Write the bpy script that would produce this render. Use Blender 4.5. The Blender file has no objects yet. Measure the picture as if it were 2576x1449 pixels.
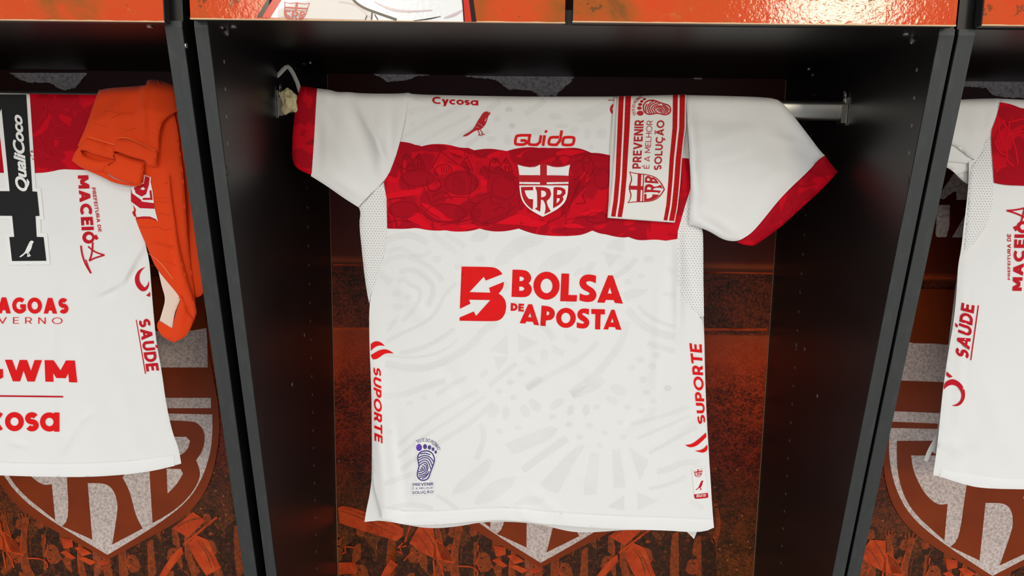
import bpy, math, random
import numpy as np
from mathutils import Vector, Matrix
from mathutils.geometry import delaunay_2d_cdt

random.seed(4)
SC = bpy.context.scene
COL = SC.collection
# ------------------------------------------------------------------ camera
Z0 = 1.5                                  # camera height above the floor
FP, TILT, YAW, ROLL = 1993.82, 0.15629, -0.02049, 0.01435
CAM = np.array([0.40382, -1.01627, Z0])
_f = np.array([math.sin(YAW) * math.cos(TILT), math.cos(YAW) * math.cos(TILT), -math.sin(TILT)])
_r = np.array([math.cos(YAW), -math.sin(YAW), 0.0])
_u = np.cross(_r, _f)
RT = math.cos(ROLL) * _r + math.sin(ROLL) * _u
UP = -math.sin(ROLL) * _r + math.cos(ROLL) * _u
FW = _f
cd = bpy.data.cameras.new('camera')
cam = bpy.data.objects.new('camera', cd)
COL.objects.link(cam)
cd.sensor_width = 36.0
cd.sensor_fit = 'HORIZONTAL'
cd.lens = FP / 2576 * 36.0
cd.clip_start = 0.05
cam.matrix_world = Matrix((
    (RT[0], UP[0], -FW[0], CAM[0]), (RT[1], UP[1], -FW[1], CAM[1]),
    (RT[2], UP[2], -FW[2], CAM[2]), (0, 0, 0, 1)))
SC.camera = cam
# ------------------------------------------------------------------ world, lamps, exposure
w = bpy.data.worlds.new('room_light')
SC.world = w
w.use_nodes = True
bg = w.node_tree.nodes['Background']
bg.inputs[0].default_value = (0.905, 0.955, 1.0, 1)
bg.inputs[1].default_value = 0.85


def area(name, loc, target, sx, sy, power, col=(1, 0.99, 0.97)):
    l = bpy.data.lights.new(name, 'AREA')
    l.shape = 'RECTANGLE'
    l.size, l.size_y, l.energy, l.color = sx, sy, power, col
    o = bpy.data.objects.new(name, l)
    COL.objects.link(o)
    o.location = loc
    d = Vector(target) - Vector(loc)
    o.rotation_euler = d.to_track_quat('-Z', 'Y').to_euler()
    return o


area('ceiling_lamp', (0.55, -1.75, 2.75), (0.55, -1.75, 0), 1.5, 0.6, 13)
area('ceiling_lamp', (2.72, -5.4, 2.72), (2.1, -4.2, 1.7), 0.8, 0.4, 64, (1, .87, .66))
area('ceiling_lamp', (-1.15, -5.4, 2.72), (-.7, -4.2, 1.7), 1.2, 0.7, 46, (1, .87, .66))
SC.view_settings.view_transform = 'Standard'
SC.view_settings.look = 'None'
SC.view_settings.gamma = 1
SC.view_settings.use_curve_mapping = False
SC.view_settings.exposure = 0.09

# ------------------------------------------------------------------ helpers
W = 0.90                                   # clear width of a locker
D = 0.584                                  # depth to the printed back
ZT = Z0 + 0.169                            # underside of the cupboards
SL = 0.2234                                # slant of the front edges
ZS = Z0 + 0.1617
BAY = {1: -0.955, 2: 0.0, 3: 0.9442}       # left inner face of each locker
RAILY = 0.275
BASE = {}


def ray(u, v):
    return FW + RT * ((u - 1288) / FP) + UP * ((724.5 - v) / FP)


def U(u, v, Y):
    d = ray(u, v)
    return CAM + d * ((Y - CAM[1]) / d[1])


def hitx(u, v, X):
    d = ray(u, v)
    return CAM + d * ((X - CAM[0]) / d[0])


def hitz(u, v, Z):
    d = ray(u, v)
    return CAM + d * ((Z - CAM[2]) / d[2])


def UF(pts, F, eps=0.0):
    """points of the frame carried onto the surface y = F(x, z)"""
    p = np.asarray(pts, float)
    d = FW[None] + RT[None] * ((p[:, :1] - 1288) / FP) + UP[None] * ((724.5 - p[:, 1:2]) / FP)
    y = np.full(len(p), 0.262)
    for _ in range(6):
        s = (y - CAM[1]) / d[:, 1]
        q = CAM[None] + d * s[:, None]
        y = F(q[:, 0], q[:, 2]) - eps
    s = (y - CAM[1]) / d[:, 1]
    return CAM[None] + d * s[:, None]


def tag(o, label=None, cat=None, group=None, kind=None):
    for k, x in (('label', label), ('category', cat), ('group', group), ('kind', kind)):
        if x:
            o[k] = x
    return o


def thing(name, loc, label, cat, group=None):
    o = bpy.data.objects.new(name, None)
    o.empty_display_size = 0.05
    COL.objects.link(o)
    o.location = loc
    BASE[o] = np.array(loc, float)
    return tag(o, label, cat, group)


def mk(name, verts, faces, mat, parent=None, smooth=True, sharp=None):
    b = BASE.get(parent, np.zeros(3))
    v = np.asarray(verts, float) - b[None]
    me = bpy.data.meshes.new(name)
    me.from_pydata(v.tolist(), [], [list(map(int, f)) for f in faces])
    me.materials.append(mat)
    me.update()
    if smooth:
        me.shade_smooth()
        if sharp:
            me.set_sharp_from_angle(angle=math.radians(sharp))
    o = bpy.data.objects.new(name, me)
    COL.objects.link(o)
    if parent is not None:
        o.parent = parent
    BASE[o] = b
    return o


def copy_of(o, parent, off):
    c = o.copy()
    COL.objects.link(c)
    c.parent = parent
    c.location = off
    BASE[c] = BASE[o]
    return c


class MB:
    def __init__(s):
        s.v, s.f = [], []

    def add(s, v, f):
        n = len(s.v)
        s.v += [tuple(map(float, q)) for q in v]
        s.f += [[i + n for i in g] for g in f]
        return s

    def box(s, x0, x1, y0, y1, z0, z1, bev=0.0):
        if bev:
            b = bev
            prof = [(x0 + b, y0), (x1 - b, y0), (x1, y0 + b), (x1, y1 - b), (x1 - b, y1), (x0 + b, y1), (x0, y1 - b), (x0, y0 + b)]
            vs, n = [], 8
            cx, cy = (x0 + x1) / 2, (y0 + y1) / 2
            for z, k in ((z0, b), (z0 + b, 0), (z1 - b, 0), (z1, b)):
                for x, y in prof:
                    vs.append((x - math.copysign(k, x - cx), y - math.copysign(k, y - cy), z))
            fs = [[r * n + i, r * n + (i + 1) % n, (r + 1) * n + (i + 1) % n, (r + 1) * n + i] for r in range(3) for i in range(n)]
            fs += [list(range(n))[::-1], [3 * n + i for i in range(n)]]
            return s.add(vs, fs)
        v = [(x, y, z) for z in (z0, z1) for x, y in ((x0, y0), (x1, y0), (x1, y1), (x0, y1))]
        return s.add(v, [(0, 3, 2, 1), (4, 5, 6, 7), (0, 1, 5, 4), (1, 2, 6, 5), (2, 3, 7, 6), (3, 0, 4, 7)])

    def prismx(s, prof, x0, x1):
        n = len(prof)
        v = [(x0, y, z) for y, z in prof] + [(x1, y, z) for y, z in prof]
        f = [[i, (i + 1) % n, (i + 1) % n + n, i + n] for i in range(n)]
        return s.add(v, f + [list(range(n))[::-1], [i + n for i in range(n)]])

    def disc(s, c, nrm, r, h, n=14, dome=0.35):
        """a low round head with its axis along nrm"""
        nrm = Vector(nrm).normalized()
        a = nrm.orthogonal().normalized()
        b = nrm.cross(a)
        c = Vector(c)
        vs, fs = [], []
        for rr, hh in ((r, 0), (r, h * .6), (r * (1 - dome), h)):
            for i in range(n):
                t = 2 * math.pi * i / n
                vs.append(c + a * math.cos(t) * rr + b * math.sin(t) * rr + nrm * hh)
        for k in range(2):
            for i in range(n):
                fs.append([k * n + i, k * n + (i + 1) % n, (k + 1) * n + (i + 1) % n, (k + 1) * n + i])
        fs += [list(range(n))[::-1], [2 * n + i for i in range(n)]]
        return s.add(vs, fs)

    def tube(s, path, rx, ry=None, n=10, side=(0, 1, 0)):
        ry = ry or rx
        P = [Vector(p) for p in path]
        vs, fs = [], []
        for i, p in enumerate(P):
            t = (P[min(i + 1, len(P) - 1)] - P[max(i - 1, 0)]).normalized()
            a = Vector(side)
            a = (a - t * a.dot(t)).normalized()
            b = t.cross(a)
            for k in range(n):
                q = 2 * math.pi * k / n
                vs.append(p + a * math.cos(q) * rx + b * math.sin(q) * ry)
        for i in range(len(P) - 1):
            for k in range(n):
                fs.append([i * n + k, i * n + (k + 1) % n, (i + 1) * n + (k + 1) % n, (i + 1) * n + k])
        fs += [list(range(n))[::-1], [(len(P) - 1) * n + k for k in range(n)]]
        return s.add(vs, fs)

    def build(s, name, mat, parent=None, smooth=False, sharp=35):
        o = mk(name, s.v, s.f, mat, parent, smooth, sharp)
        import bmesh
        bm = bmesh.new()
        bm.from_mesh(o.data)
        bmesh.ops.recalc_face_normals(bm, faces=bm.faces)
        bm.to_mesh(o.data)
        bm.free()
        return o


# ------------------------------------------------------------------ flat outlines
def crop(ox, oy, s):
    return lambda pts: [(ox + x / s, oy + y / s) for x, y in pts]


def smooth(poly, ang=50, it=2, closed=True):
    """rounds the gentle corners of an outline and keeps the hard ones"""
    P = [tuple(map(float, p)) for p in poly]
    for _ in range(it):
        Q, n = [], len(P)
        for i in range(n):
            if not closed and i in (0, n - 1):
                Q.append(P[i])
                continue
            a, b, c = P[i - 1], P[i], P[(i + 1) % n]
            v1, v2 = (b[0] - a[0], b[1] - a[1]), (c[0] - b[0], c[1] - b[1])
            t = abs(math.degrees(math.atan2(v1[0] * v2[1] - v1[1] * v2[0], v1[0] * v2[0] + v1[1] * v2[1])))
            if t < ang and t > 1:
                Q.append((b[0] + (a[0] - b[0]) * .27, b[1] + (a[1] - b[1]) * .27))
                Q.append((b[0] + (c[0] - b[0]) * .27, b[1] + (c[1] - b[1]) * .27))
            else:
                Q.append(b)
        P = Q
    return P


def ell(cx, cy, rx, ry, n=28, rot=0.0):
    c, s = math.cos(rot), math.sin(rot)
    return [(cx + rx * math.cos(t) * c - ry * math.sin(t) * s, cy + rx * math.cos(t) * s + ry * math.sin(t) * c)
            for t in (2 * math.pi * i / n for i in range(n))]


def stroke(pts, wd, closed=False, it=2, ang=70, taper=False):
    P = smooth(pts, ang, it, closed) if it else [tuple(p) for p in pts]
    n = len(P)
    A, B = [], []
    for i in range(n):
        if closed:
            a, c = P[i - 1], P[(i + 1) % n]
        else:
            a, c = P[max(i - 1, 0)], P[min(i + 1, n - 1)]
        b = P[i]
        d1 = np.array([b[0] - a[0], b[1] - a[1]], float)
        d2 = np.array([c[0] - b[0], c[1] - b[1]], float)
        if np.hypot(*d1) < 1e-9:
            d1 = d2
        if np.hypot(*d2) < 1e-9:
            d2 = d1
        d1 /= np.hypot(*d1)
        d2 /= np.hypot(*d2)
        n1, n2 = np.array([-d1[1], d1[0]]), np.array([-d2[1], d2[0]])
        m = n1 + n2
        m = m / max(np.hypot(*m), 1e-6)
        k = 1 / max(m @ n1, 0.5)
        h = wd / 2 * k
        if taper:
            h *= 0.25 + 0.75 * math.sin(math.pi * (0.06 + 0.88 * i / max(n - 1, 1)))
        A.append((b[0] + m[0] * h, b[1] + m[1] * h))
        B.append((b[0] - m[0] * h, b[1] - m[1] * h))
    return [A, B] if closed else [A + B[::-1]]


def inside(P, loops):
    x, y = P[:, 0], P[:, 1]
    r = np.zeros(len(P), bool)
    for L in loops:
        L = np.asarray(L)
        M = np.roll(L, -1, 0)
        for (x0, y0), (x1, y1) in zip(L, M):
            if y0 == y1:
                continue
            c = (y0 > y) != (y1 > y)
            r ^= c & (x < (x1 - x0) * (y - y0) / (y1 - y0) + x0)
    return r


def tri(loops, step, grid=True):
    """triangles inside outlines (even-odd) with inner points every `step`"""
    V, E, L2 = [], [], []
    for L in loops:
        Q = []
        n = len(L)
        for i in range(n):
            a, b = L[i], L[(i + 1) % n]
            k = max(1, int(math.hypot(b[0] - a[0], b[1] - a[1]) / step))
            for j in range(k):
                Q.append((a[0] + (b[0] - a[0]) * j / k, a[1] + (b[1] - a[1]) * j / k))
        s = len(V)
        V += Q
        E += [(s + i, s + (i + 1) % len(Q)) for i in range(len(Q))]
        L2.append(Q)
    A = np.array(V)
    lo, hi = A.min(0), A.max(0)
    if grid:
        xs = np.arange(lo[0] + step / 2, hi[0], step)
        ys = np.arange(lo[1] + step / 2, hi[1], step * .866)
        if len(xs) and len(ys):
            G = np.array([(x + (step / 2 if j % 2 else 0), y) for j, y in enumerate(ys) for x in xs])
            V += [tuple(g) for g in G[inside(G, L2)]]
    r = delaunay_2d_cdt([Vector(v) for v in V], E, [], 0, 1e-5)
    VV = np.array([tuple(v) for v in r[0]])
    T = np.array([f for f in r[2] if len(f) == 3])
    c = VV[T].mean(1)
    T = T[inside(c, L2)]
    used, inv = np.unique(T, return_inverse=True)
    return VV[used], inv.reshape(T.shape), L2


STUFF = {'perforations', 'band_motif', 'crowd_print', 'crowd_line_print', 'flag_fold_print', 'checkered_flag_print', 'contour_print', 'foot_print', 'cuff_motif', 'drawn_outline', 'drawn_crease', 'drawn_trim', 'stand_print', 'stitching', 'bird_highlight'}


def decal(name, shapes, F, eps, mat, parent, step=14, label=None, kind=None, lift=None):
    """printed shapes (each a list of loops) laid on the surface F"""
    vs, fs, n = [], [], 0
    for i_, loops in enumerate(shapes):
        P, T, _ = tri(loops, step)
        q = UF(P, F, eps + (lift[i_] if lift else .0001 * (i_ % 4)))
        vs.append(q)
        e1, e2 = q[T[:, 1]] - q[T[:, 0]], q[T[:, 2]] - q[T[:, 0]]
        flip = np.cross(e1, e2)[:, 1] > 0
        T = T.copy()
        T[flip] = T[flip][:, ::-1]
        fs += (T + n).tolist()
        n += len(P)
    o = mk(name, np.concatenate(vs), fs, mat, parent)
    if name in STUFF:
        kind = 'stuff'
    return tag(o, label, kind=kind)


def segdist(P, segs):
    d = np.full(len(P), 1e9)
    for a, b in segs:
        a, b = np.asarray(a, float), np.asarray(b, float)
        ab = b - a
        t = np.clip(((P - a) @ ab) / max(ab @ ab, 1e-12), 0, 1)
        d = np.minimum(d, np.hypot(*(P - a - t[:, None] * ab).T))
    return d


def cloth(name, outline, F, mat, parent, step=11, T=0.0015, R=0, hard=None, eps=0.0, wall=True, label=None, sm=True, ang=40):
    """a piece of cloth with two faces; R: rounding (px) at its soft edges, hard: function telling which edge points stay flat"""
    L = smooth(outline, ang, 2) if sm else outline
    P, tr, L2 = tri([L], step)
    L2 = L2[0]
    q = UF(P, F, eps)
    k = np.ones(len(P))
    if R:
        n = len(L2)
        segs = [(L2[i], L2[(i + 1) % n]) for i in range(n)
                if not (hard and hard((L2[i][0] + L2[(i + 1) % n][0]) / 2, (L2[i][1] + L2[(i + 1) % n][1]) / 2))]
        if segs:
            t = np.clip(segdist(P, segs) / R, 0, 1)
            k = np.sqrt(np.maximum(0, 1 - (1 - t) ** 2))
    off = T / 2 * (1 - k)
    dirs = (q - CAM[None]) / (q - CAM[None])[:, 1:2]
    front = q + dirs * off[:, None]
    back = q + dirs * (T - off)[:, None]
    e1, e2 = front[tr[:, 1]] - front[tr[:, 0]], front[tr[:, 2]] - front[tr[:, 0]]
    tr = tr.copy()
    fl = np.cross(e1, e2)[:, 1] > 0
    tr[fl] = tr[fl][:, ::-1]
    n = len(P)
    vs = [front, back]
    fs = tr.tolist() + (tr[:, ::-1] + n).tolist()
    if wall:
        cnt = {}
        for t in tr:
            for a, b in ((t[0], t[1]), (t[1], t[2]), (t[2], t[0])):
                cnt[(a, b)] = 1
        bd = [(a, b) for (a, b) in cnt if (b, a) not in cnt]
        ids = sorted({i for e in bd for i in e})
        mp = {i: 2 * n + j for j, i in enumerate(ids)}
        m = len(ids)
        vs += [front[ids], back[ids]]
        fs += [[mp[b], mp[a], mp[a] + m, mp[b] + m] for a, b in bd]
    o = mk(name, np.concatenate(vs), fs, mat, parent)
    return tag(o, label)


_fc = {}


def embolden(L, d):
    """moves an outline outwards (holes inwards) by d and brings it to y: 0 base line .. 1 cap height"""
    P = [p for i, p in enumerate(L) if math.hypot(p[0] - L[i - 1][0], p[1] - L[i - 1][1]) > 1e-4]
    out = []
    n = len(P)
    for i in range(n):
        a, b, c = P[i - 1], P[i], P[(i + 1) % n]
        d1 = np.array([b[0] - a[0], b[1] - a[1]])
        d2 = np.array([c[0] - b[0], c[1] - b[1]])
        d1 /= np.hypot(*d1)
        d2 /= np.hypot(*d2)
        m = np.array([d1[1] + d2[1], -d1[0] - d2[0]])
        q = np.hypot(*m)
        if q < 1e-6:
            m = np.array([d1[1], -d1[0]])
            k = 1
        else:
            m /= q
            k = 1 / max(m @ np.array([d1[1], -d1[0]]), .6)
        out.append((b[0] + m[0] * d * k, (b[1] + m[1] * d * k + d) / (.682 + 2 * d)))
    return out


def glyphs(s, bold=0.0, shear=0.0, space=1.0):
    """outlines of a word as shapes; y: 0 base line .. 1 cap height"""
    key = (s, bold, shear, space)
    if key in _fc:
        return _fc[key]
    c = bpy.data.curves.new('lettering', 'FONT')
    c.body, c.size, c.resolution_u, c.shear, c.space_character = s, 1.0, 5, shear, space
    c.fill_mode = 'FRONT'
    o = bpy.data.objects.new('lettering', c)
    COL.objects.link(o)
    dg = bpy.context.evaluated_depsgraph_get()
    ev = o.evaluated_get(dg)
    m = ev.to_mesh()
    V = [(v.co.x, v.co.y) for v in m.vertices]
    cnt = {}
    for p in m.polygons:
        vv = list(p.vertices)
        for i in range(len(vv)):
            cnt[(vv[i], vv[(i + 1) % len(vv)])] = 1
    nxt = {}
    for a, b in cnt:
        if (b, a) not in cnt:
            nxt.setdefault(a, []).append(b)
    loops = []
    while nxt:
        a = next(iter(nxt))
        L = [a]
        b = nxt[a].pop()
        if not nxt[a]:
            del nxt[a]
        while b != L[0] and b in nxt:
            L.append(b)
            t = nxt[b].pop()
            if not nxt[b]:
                del nxt[b]
            b = t
        if len(L) > 2:
            loops.append(embolden([V[i] for i in L], bold))
    ev.to_mesh_clear()
    bpy.data.objects.remove(o)
    bpy.data.curves.remove(c)
    x0 = min(p[0] for L in loops for p in L)
    x1 = max(p[0] for L in loops for p in L)
    loops = [[((x - x0) / (x1 - x0), y) for x, y in L] for L in loops]
    # outer loops with their holes
    box = [(min(p[0] for p in L), max(p[0] for p in L), min(p[1] for p in L), max(p[1] for p in L)) for L in loops]
    shapes, used = [], set()
    order = sorted(range(len(loops)), key=lambda i: -(box[i][1] - box[i][0]) * (box[i][3] - box[i][2]))
    for i in order:
        if i in used:
            continue
        used.add(i)
        sh = [loops[i]]
        for j in order:
            if j not in used and box[j][0] > box[i][0] and box[j][1] < box[i][1] and box[j][2] > box[i][2] and box[j][3] < box[i][3]:
                used.add(j)
                sh.append(loops[j])
        shapes.append(sh)
    _fc[key] = shapes
    return shapes


def arc(cx, cy, rx, ry, a0, a1, n=18):
    return [(cx + rx * math.cos(math.radians(a0 + (a1 - a0) * i / n)), cy + ry * math.sin(math.radians(a0 + (a1 - a0) * i / n))) for i in range(n + 1)]


def capital(c, t):
    """one geometric capital of height 1 and stroke weight t: (width, shapes)"""
    h = t / 2
    k = 1 - t
    rect = lambda a, b, x, y: [[(a, x), (b, x), (b, y), (a, y)]]
    ln = lambda p, closed=False: stroke(p, t, closed, 0)
    para = lambda x0, x1, w_, y0=0.0, y1=1.0: [[(x0, y0), (x0 + w_, y0), (x1 + w_, y1), (x1, y1)]]
    if c == ' ':
        return .28, []
    if c == 'I':
        return t, [rect(0, t, 0, 1)]
    if c in 'EFL':
        w_ = .5 + .45 * t
        S = [rect(0, t, 0, 1)]
        if c != 'F':
            S.append(rect(0, w_, 0, t * .95))
        if c != 'L':
            S += [rect(0, w_, 1 - t * .95, 1), rect(0, w_ * .93, .52 - h * .9, .52 + h * .9)]
        return w_, S
    if c == 'T':
        w_ = .62 + .4 * t
        return w_, [rect(0, w_, 1 - t * .95, 1), rect(w_ / 2 - h, w_ / 2 + h, 0, 1)]
    if c == 'H':
        w_ = .62 + .5 * t
        return w_, [rect(0, t, 0, 1), rect(w_ - t, w_, 0, 1), rect(0, w_, .5 - h * .9, .5 + h * .9)]
    if c == 'A':
        w_ = .72 + .7 * t
        b = 1.12 * t
        return w_, [para(0, w_ / 2 - b / 2, b), para(w_ - b, w_ / 2 - b / 2, b), rect(w_ * .2, w_ * .8, .20, .20 + t * .85)]
    if c == 'V':
        w_ = .72 + .7 * t
        b = 1.12 * t
        return w_, [para(w_ / 2 - b / 2, 0, b), para(w_ / 2 - b / 2, w_ - b, b)]
    if c == 'W':
        w_ = 1.1 + 1.1 * t
        b = 1.08 * t
        q = (w_ - b) / 4
        return w_, [para(q, 0, b), para(q, 2 * q, b), para(3 * q, 2 * q, b), para(3 * q, 4 * q, b)]
    if c == 'M':
        w_ = .78 + .8 * t
        b = 1.15 * t
        return w_, [rect(0, t, 0, 1), rect(w_ - t, w_, 0, 1), para(w_ / 2 - b / 2, 0, b, .18), para(w_ / 2 - b / 2, w_ - b, b, .18)]
    if c == 'N':
        w_ = .62 + .6 * t
        b = 1.2 * t
        return w_, [rect(0, t, 0, 1), rect(w_ - t, w_, 0, 1), para(w_ - b, 0, b)]
    if c == 'O':
        w_ = .98
        return w_, [[ell(w_ / 2, .5, w_ / 2, .51, 36), ell(w_ / 2, .5, w_ / 2 - t, .51 - t * .95, 30)]]
    if c == 'C':
        return .88, [ln(arc(.5, .5, .5 - h, .51 - h, 48, 312, 26))]
    if c == 'G':
        return .92, [ln(arc(.5, .5, .5 - h, .51 - h, 48, 330, 26)), rect(.54, .92, .46 - h * .9, .46 + h * .9), rect(.92 - t, .92, .18, .46)]
    if c == 'U':
        w_ = .64 + .45 * t
        return w_, [ln([(h, 1)] + arc(w_ / 2, .36, w_ / 2 - h, .37 - h, 180, 360) + [(w_ - h, 1)])]
    if c == 'D':
        w_ = .7 + .4 * t
        return w_, [ln([(h, h), (h, 1 - h)] + arc(w_ * .42, .5, w_ * .58 - h, .5 - h, 90, -90), True)]
    if c in 'PRB':
        w_ = .56 + .45 * t
        lo = .40 if c != 'B' else .48
        up = [(h, lo + 0.0), (h, 1 - h)] + arc(w_ * .55, (lo + 1 - h) / 2, w_ * .45 - h, (1 - h - lo) / 2, 90, -90, 14)
        S = [rect(0, t, 0, 1), ln(up, True)]
        if c == 'R':
            S.append(para(w_ - 1.2 * t + .03, w_ * .42, 1.2 * t, 0, lo + .02))
            w_ += .03
        if c == 'B':
            w_ += .04
            S.append(ln([(h, h), (h, lo)] + arc(w_ * .55, (lo + h) / 2, w_ * .45 - h, (lo - h) / 2, 90, -90, 14), True))
        return w_, S
    if c == 'S':
        w_ = .58 + .3 * t
        rx, ry = w_ / 2 - h, .255 - h * .5
        up = arc(w_ / 2, 1 - h - ry, rx, ry, 35, 265, 18)
        dn = arc(w_ / 2, h + ry, rx, ry, 85, -145, 18)
        return w_, [ln(up + dn)]
    if c == 'Z':
        w_ = .6 + .4 * t
        return w_, [rect(0, w_, 1 - t * .95, 1), rect(0, w_, 0, t * .95), para(0, w_ - 1.3 * t, 1.3 * t)]
    return .5, [rect(0, .5, 0, 1)]


ACCENT = {'É': 'E', 'Ó': 'O', 'Ú': 'U', 'Ã': 'A', 'Ç': 'C'}


def caps(s_, t, gap=.1):
    x, out = 0.0, []
    for c in s_:
        w_, S = capital(ACCENT.get(c, c), t)
        S = [[[(px + x, py) for px, py in L] for L in sh] for sh in S]
        if c in 'ÉÓÚ':
            S.append([[(x + w_ / 2 - .04, 1.07), (x + w_ / 2 + t * .75, 1.07), (x + w_ / 2 + t * .9 + .1, 1.07 + .2), (x + w_ / 2 + .02, 1.27)]])
        if c == 'Ã':
            S.append(stroke([(x + w_ * .22, 1.10), (x + w_ * .36, 1.18), (x + w_ * .62, 1.10), (x + w_ * .78, 1.18)], t * .6))
        if c == 'Ç':
            S.append(stroke([(x + .5, 0), (x + .5, -.08), (x + .6, -.14), (x + .5, -.22), (x + .38, -.2)], t * .6))
        out += S
        x += w_ + gap
    x -= gap
    return [[[(px / x, py) for px, py in L] for L in sh] for sh in out]


def rounded(s_, t):
    """round lower-case word with a single-storey a; cap height 1"""
    X, x, out, h = .72, 0.0, [], t / 2
    r_ = X / 2
    for c in s_:
        if c == 'C':
            w_ = .86
            S = [stroke(arc(.5, .5, .5 - h, .5 - h, 50, 310, 24), t, False, 0)]
        elif c == 'c':
            w_ = .62
            S = [stroke(arc(r_, r_, r_ - h, r_ - h, 50, 310, 20), t, False, 0)]
        elif c == 'o':
            w_ = X
            S = [[ell(r_, r_, r_, r_, 30), ell(r_, r_, r_ - t, r_ - t, 24)]]
        elif c == 'a':
            w_ = X + .02
            S = [[ell(r_, r_, r_, r_, 30), ell(r_, r_, r_ - t, r_ - t, 24)], [[(w_ - t, 0), (w_, 0), (w_, X), (w_ - t, X)]]]
        elif c == 's':
            w_ = .52
            ry = (X - t) / 4
            S = [stroke(arc(w_ / 2, X - h - ry, w_ / 2 - h, ry, 30, 265, 14) + arc(w_ / 2, h + ry, w_ / 2 - h, ry, 85, -150, 14), t, False, 0)]
        else:
            w_ = .66
            b = 1.1 * t
            S = [[[(w_ / 2 - b / 2, 0), (w_ / 2 + b / 2, 0), (b, X), (0, X)]], [[(w_ * .5 - b * .95, -.28), (w_ * .5 + b * .1, -.28), (w_, X), (w_ - b, X)]]]
        out += [[[(px + x, py) for px, py in L] for L in sh] for sh in S]
        x += w_ + .05
    x -= .05
    return [[[(px / x, py) for px, py in L] for L in sh] for sh in out]


def quad(TL, TR, BR, BL):
    """unit square (y up) -> frame"""
    def m(x, y):
        t = (TL[0] + (TR[0] - TL[0]) * x, TL[1] + (TR[1] - TL[1]) * x)
        b = (BL[0] + (BR[0] - BL[0]) * x, BL[1] + (BR[1] - BL[1]) * x)
        return (b[0] + (t[0] - b[0]) * y, b[1] + (t[1] - b[1]) * y)
    return m


def mapped(shapes, m):
    return [[[m(x, y) for x, y in L] for L in sh] for sh in shapes]


def word(s, q, bold=0.0, shear=0.0, space=1.0):
    if s == 'Cycosa':
        return mapped(rounded(s, .2), quad(*q))
    if s.upper() == s:
        t_ = .10 + bold * 3
        return mapped(caps(s, t_, .09 + (space - 1) * .55 if space > 1 else .11), quad(*q))
    return mapped(glyphs(s, bold, shear, space), quad(*q))


# ------------------------------------------------------------------ materials
def lin(r, g, b):
    return tuple((x / 255 / 12.92 if x / 255 <= .04045 else ((x / 255 + .055) / 1.055) ** 2.4) for x in (r, g, b)) + (1,)


class NT:
    def __init__(s, name, rough=.6, spec=.5, metal=0.0):
        s.m = bpy.data.materials.new(name)
        s.m.use_nodes = True
        s.t = s.m.node_tree
        s.b = s.t.nodes['Principled BSDF']
        s.b.inputs['Roughness'].default_value = rough
        s.b.inputs['Specular IOR Level'].default_value = spec
        s.b.inputs['Metallic'].default_value = metal
        s.co = s.n('ShaderNodeTexCoord').outputs['Object']

    def n(s, typ, **kw):
        x = s.t.nodes.new(typ)
        for k, v in kw.items():
            setattr(x, k, v)
        return x

    def l(s, a, b):
        s.t.links.new(a, b)

    def put(s, inp, v):
        if hasattr(v, 'is_output') or isinstance(v, bpy.types.NodeSocket):
            s.l(v, inp)
        else:
            inp.default_value = v

    def math(s, op, a, b=0.0, c=None, clamp=False):
        x = s.n('ShaderNodeMath', operation=op)
        x.use_clamp = clamp
        s.put(x.inputs[0], a)
        s.put(x.inputs[1], b)
        if c is not None:
            s.put(x.inputs[2], c)
        return x.outputs[0]

    def noise(s, scale, detail=3, rough=.5, co=None, dist=0.0, stretch=None):
        x = s.n('ShaderNodeTexNoise')
        x.inputs['Scale'].default_value = scale
        x.inputs['Detail'].default_value = detail
        x.inputs['Roughness'].default_value = rough
        x.inputs['Distortion'].default_value = dist
        c = co or s.co
        if stretch:
            mp = s.n('ShaderNodeMapping')
            mp.inputs['Scale'].default_value = stretch
            s.l(c, mp.inputs[0])
            c = mp.outputs[0]
        s.l(c, x.inputs['Vector'])
        return x.outputs['Fac']

    def ramp(s, fac, stops, interp='LINEAR'):
        x = s.n('ShaderNodeValToRGB')
        x.color_ramp.interpolation = interp
        e = x.color_ramp.elements
        e[0].position, e[0].color = stops[0]
        e[1].position, e[1].color = stops[-1]
        for p, c in stops[1:-1]:
            q = e.new(p)
            q.color = c
        s.l(fac, x.inputs[0])
        return x.outputs[0]

    def mix(s, f, a, b):
        x = s.n('ShaderNodeMix', data_type='RGBA')
        s.put(x.inputs[0], f)
        s.put(x.inputs[6], a)
        s.put(x.inputs[7], b)
        return x.outputs[2]

    def col(s, c):
        s.put(s.b.inputs['Base Color'], c)
        return s

    def bump(s, h, strength=.2, dist=.001):
        x = s.n('ShaderNodeBump')
        x.inputs['Strength'].default_value = strength
        x.inputs['Distance'].default_value = dist
        s.l(h, x.inputs['Height'])
        s.l(x.outputs[0], s.b.inputs['Normal'])
        return s


def step01(t, x, lo, hi):
    return t.math('DIVIDE', t.math('SUBTRACT', x, lo), hi - lo, clamp=True)


def m_plain(name, c, rough=.6, spec=.5, metal=0, var=.0, scale=40, bump=0):
    t = NT(name, rough, spec, metal)
    n = t.noise(scale, 3)
    if var:
        a = tuple(x * (1 - var) for x in c[:3]) + (1,)
        b = tuple(min(1, x * (1 + var)) for x in c[:3]) + (1,)
        t.col(t.ramp(n, [(.3, a), (.7, b)]))
    else:
        t.col(c)
    if bump:
        t.bump(n, bump)
    return t.m


def m_cloth(name, c, weave=True, bump=.25):
    t = NT(name, .78, .25)
    t.b.inputs['Sheen Weight'].default_value = .15
    n1 = t.noise(700, 2, stretch=(1, 1, .45))
    n2 = t.noise(26, 4)
    a = tuple(x * .985 for x in c[:3]) + (1,)
    t.col(t.ramp(n2, [(.3, a), (.7, c)]))
    h = t.math('ADD', t.math('MULTIPLY', n1, .35), n2)
    t.bump(h, bump, .0012)
    return t.m


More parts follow.
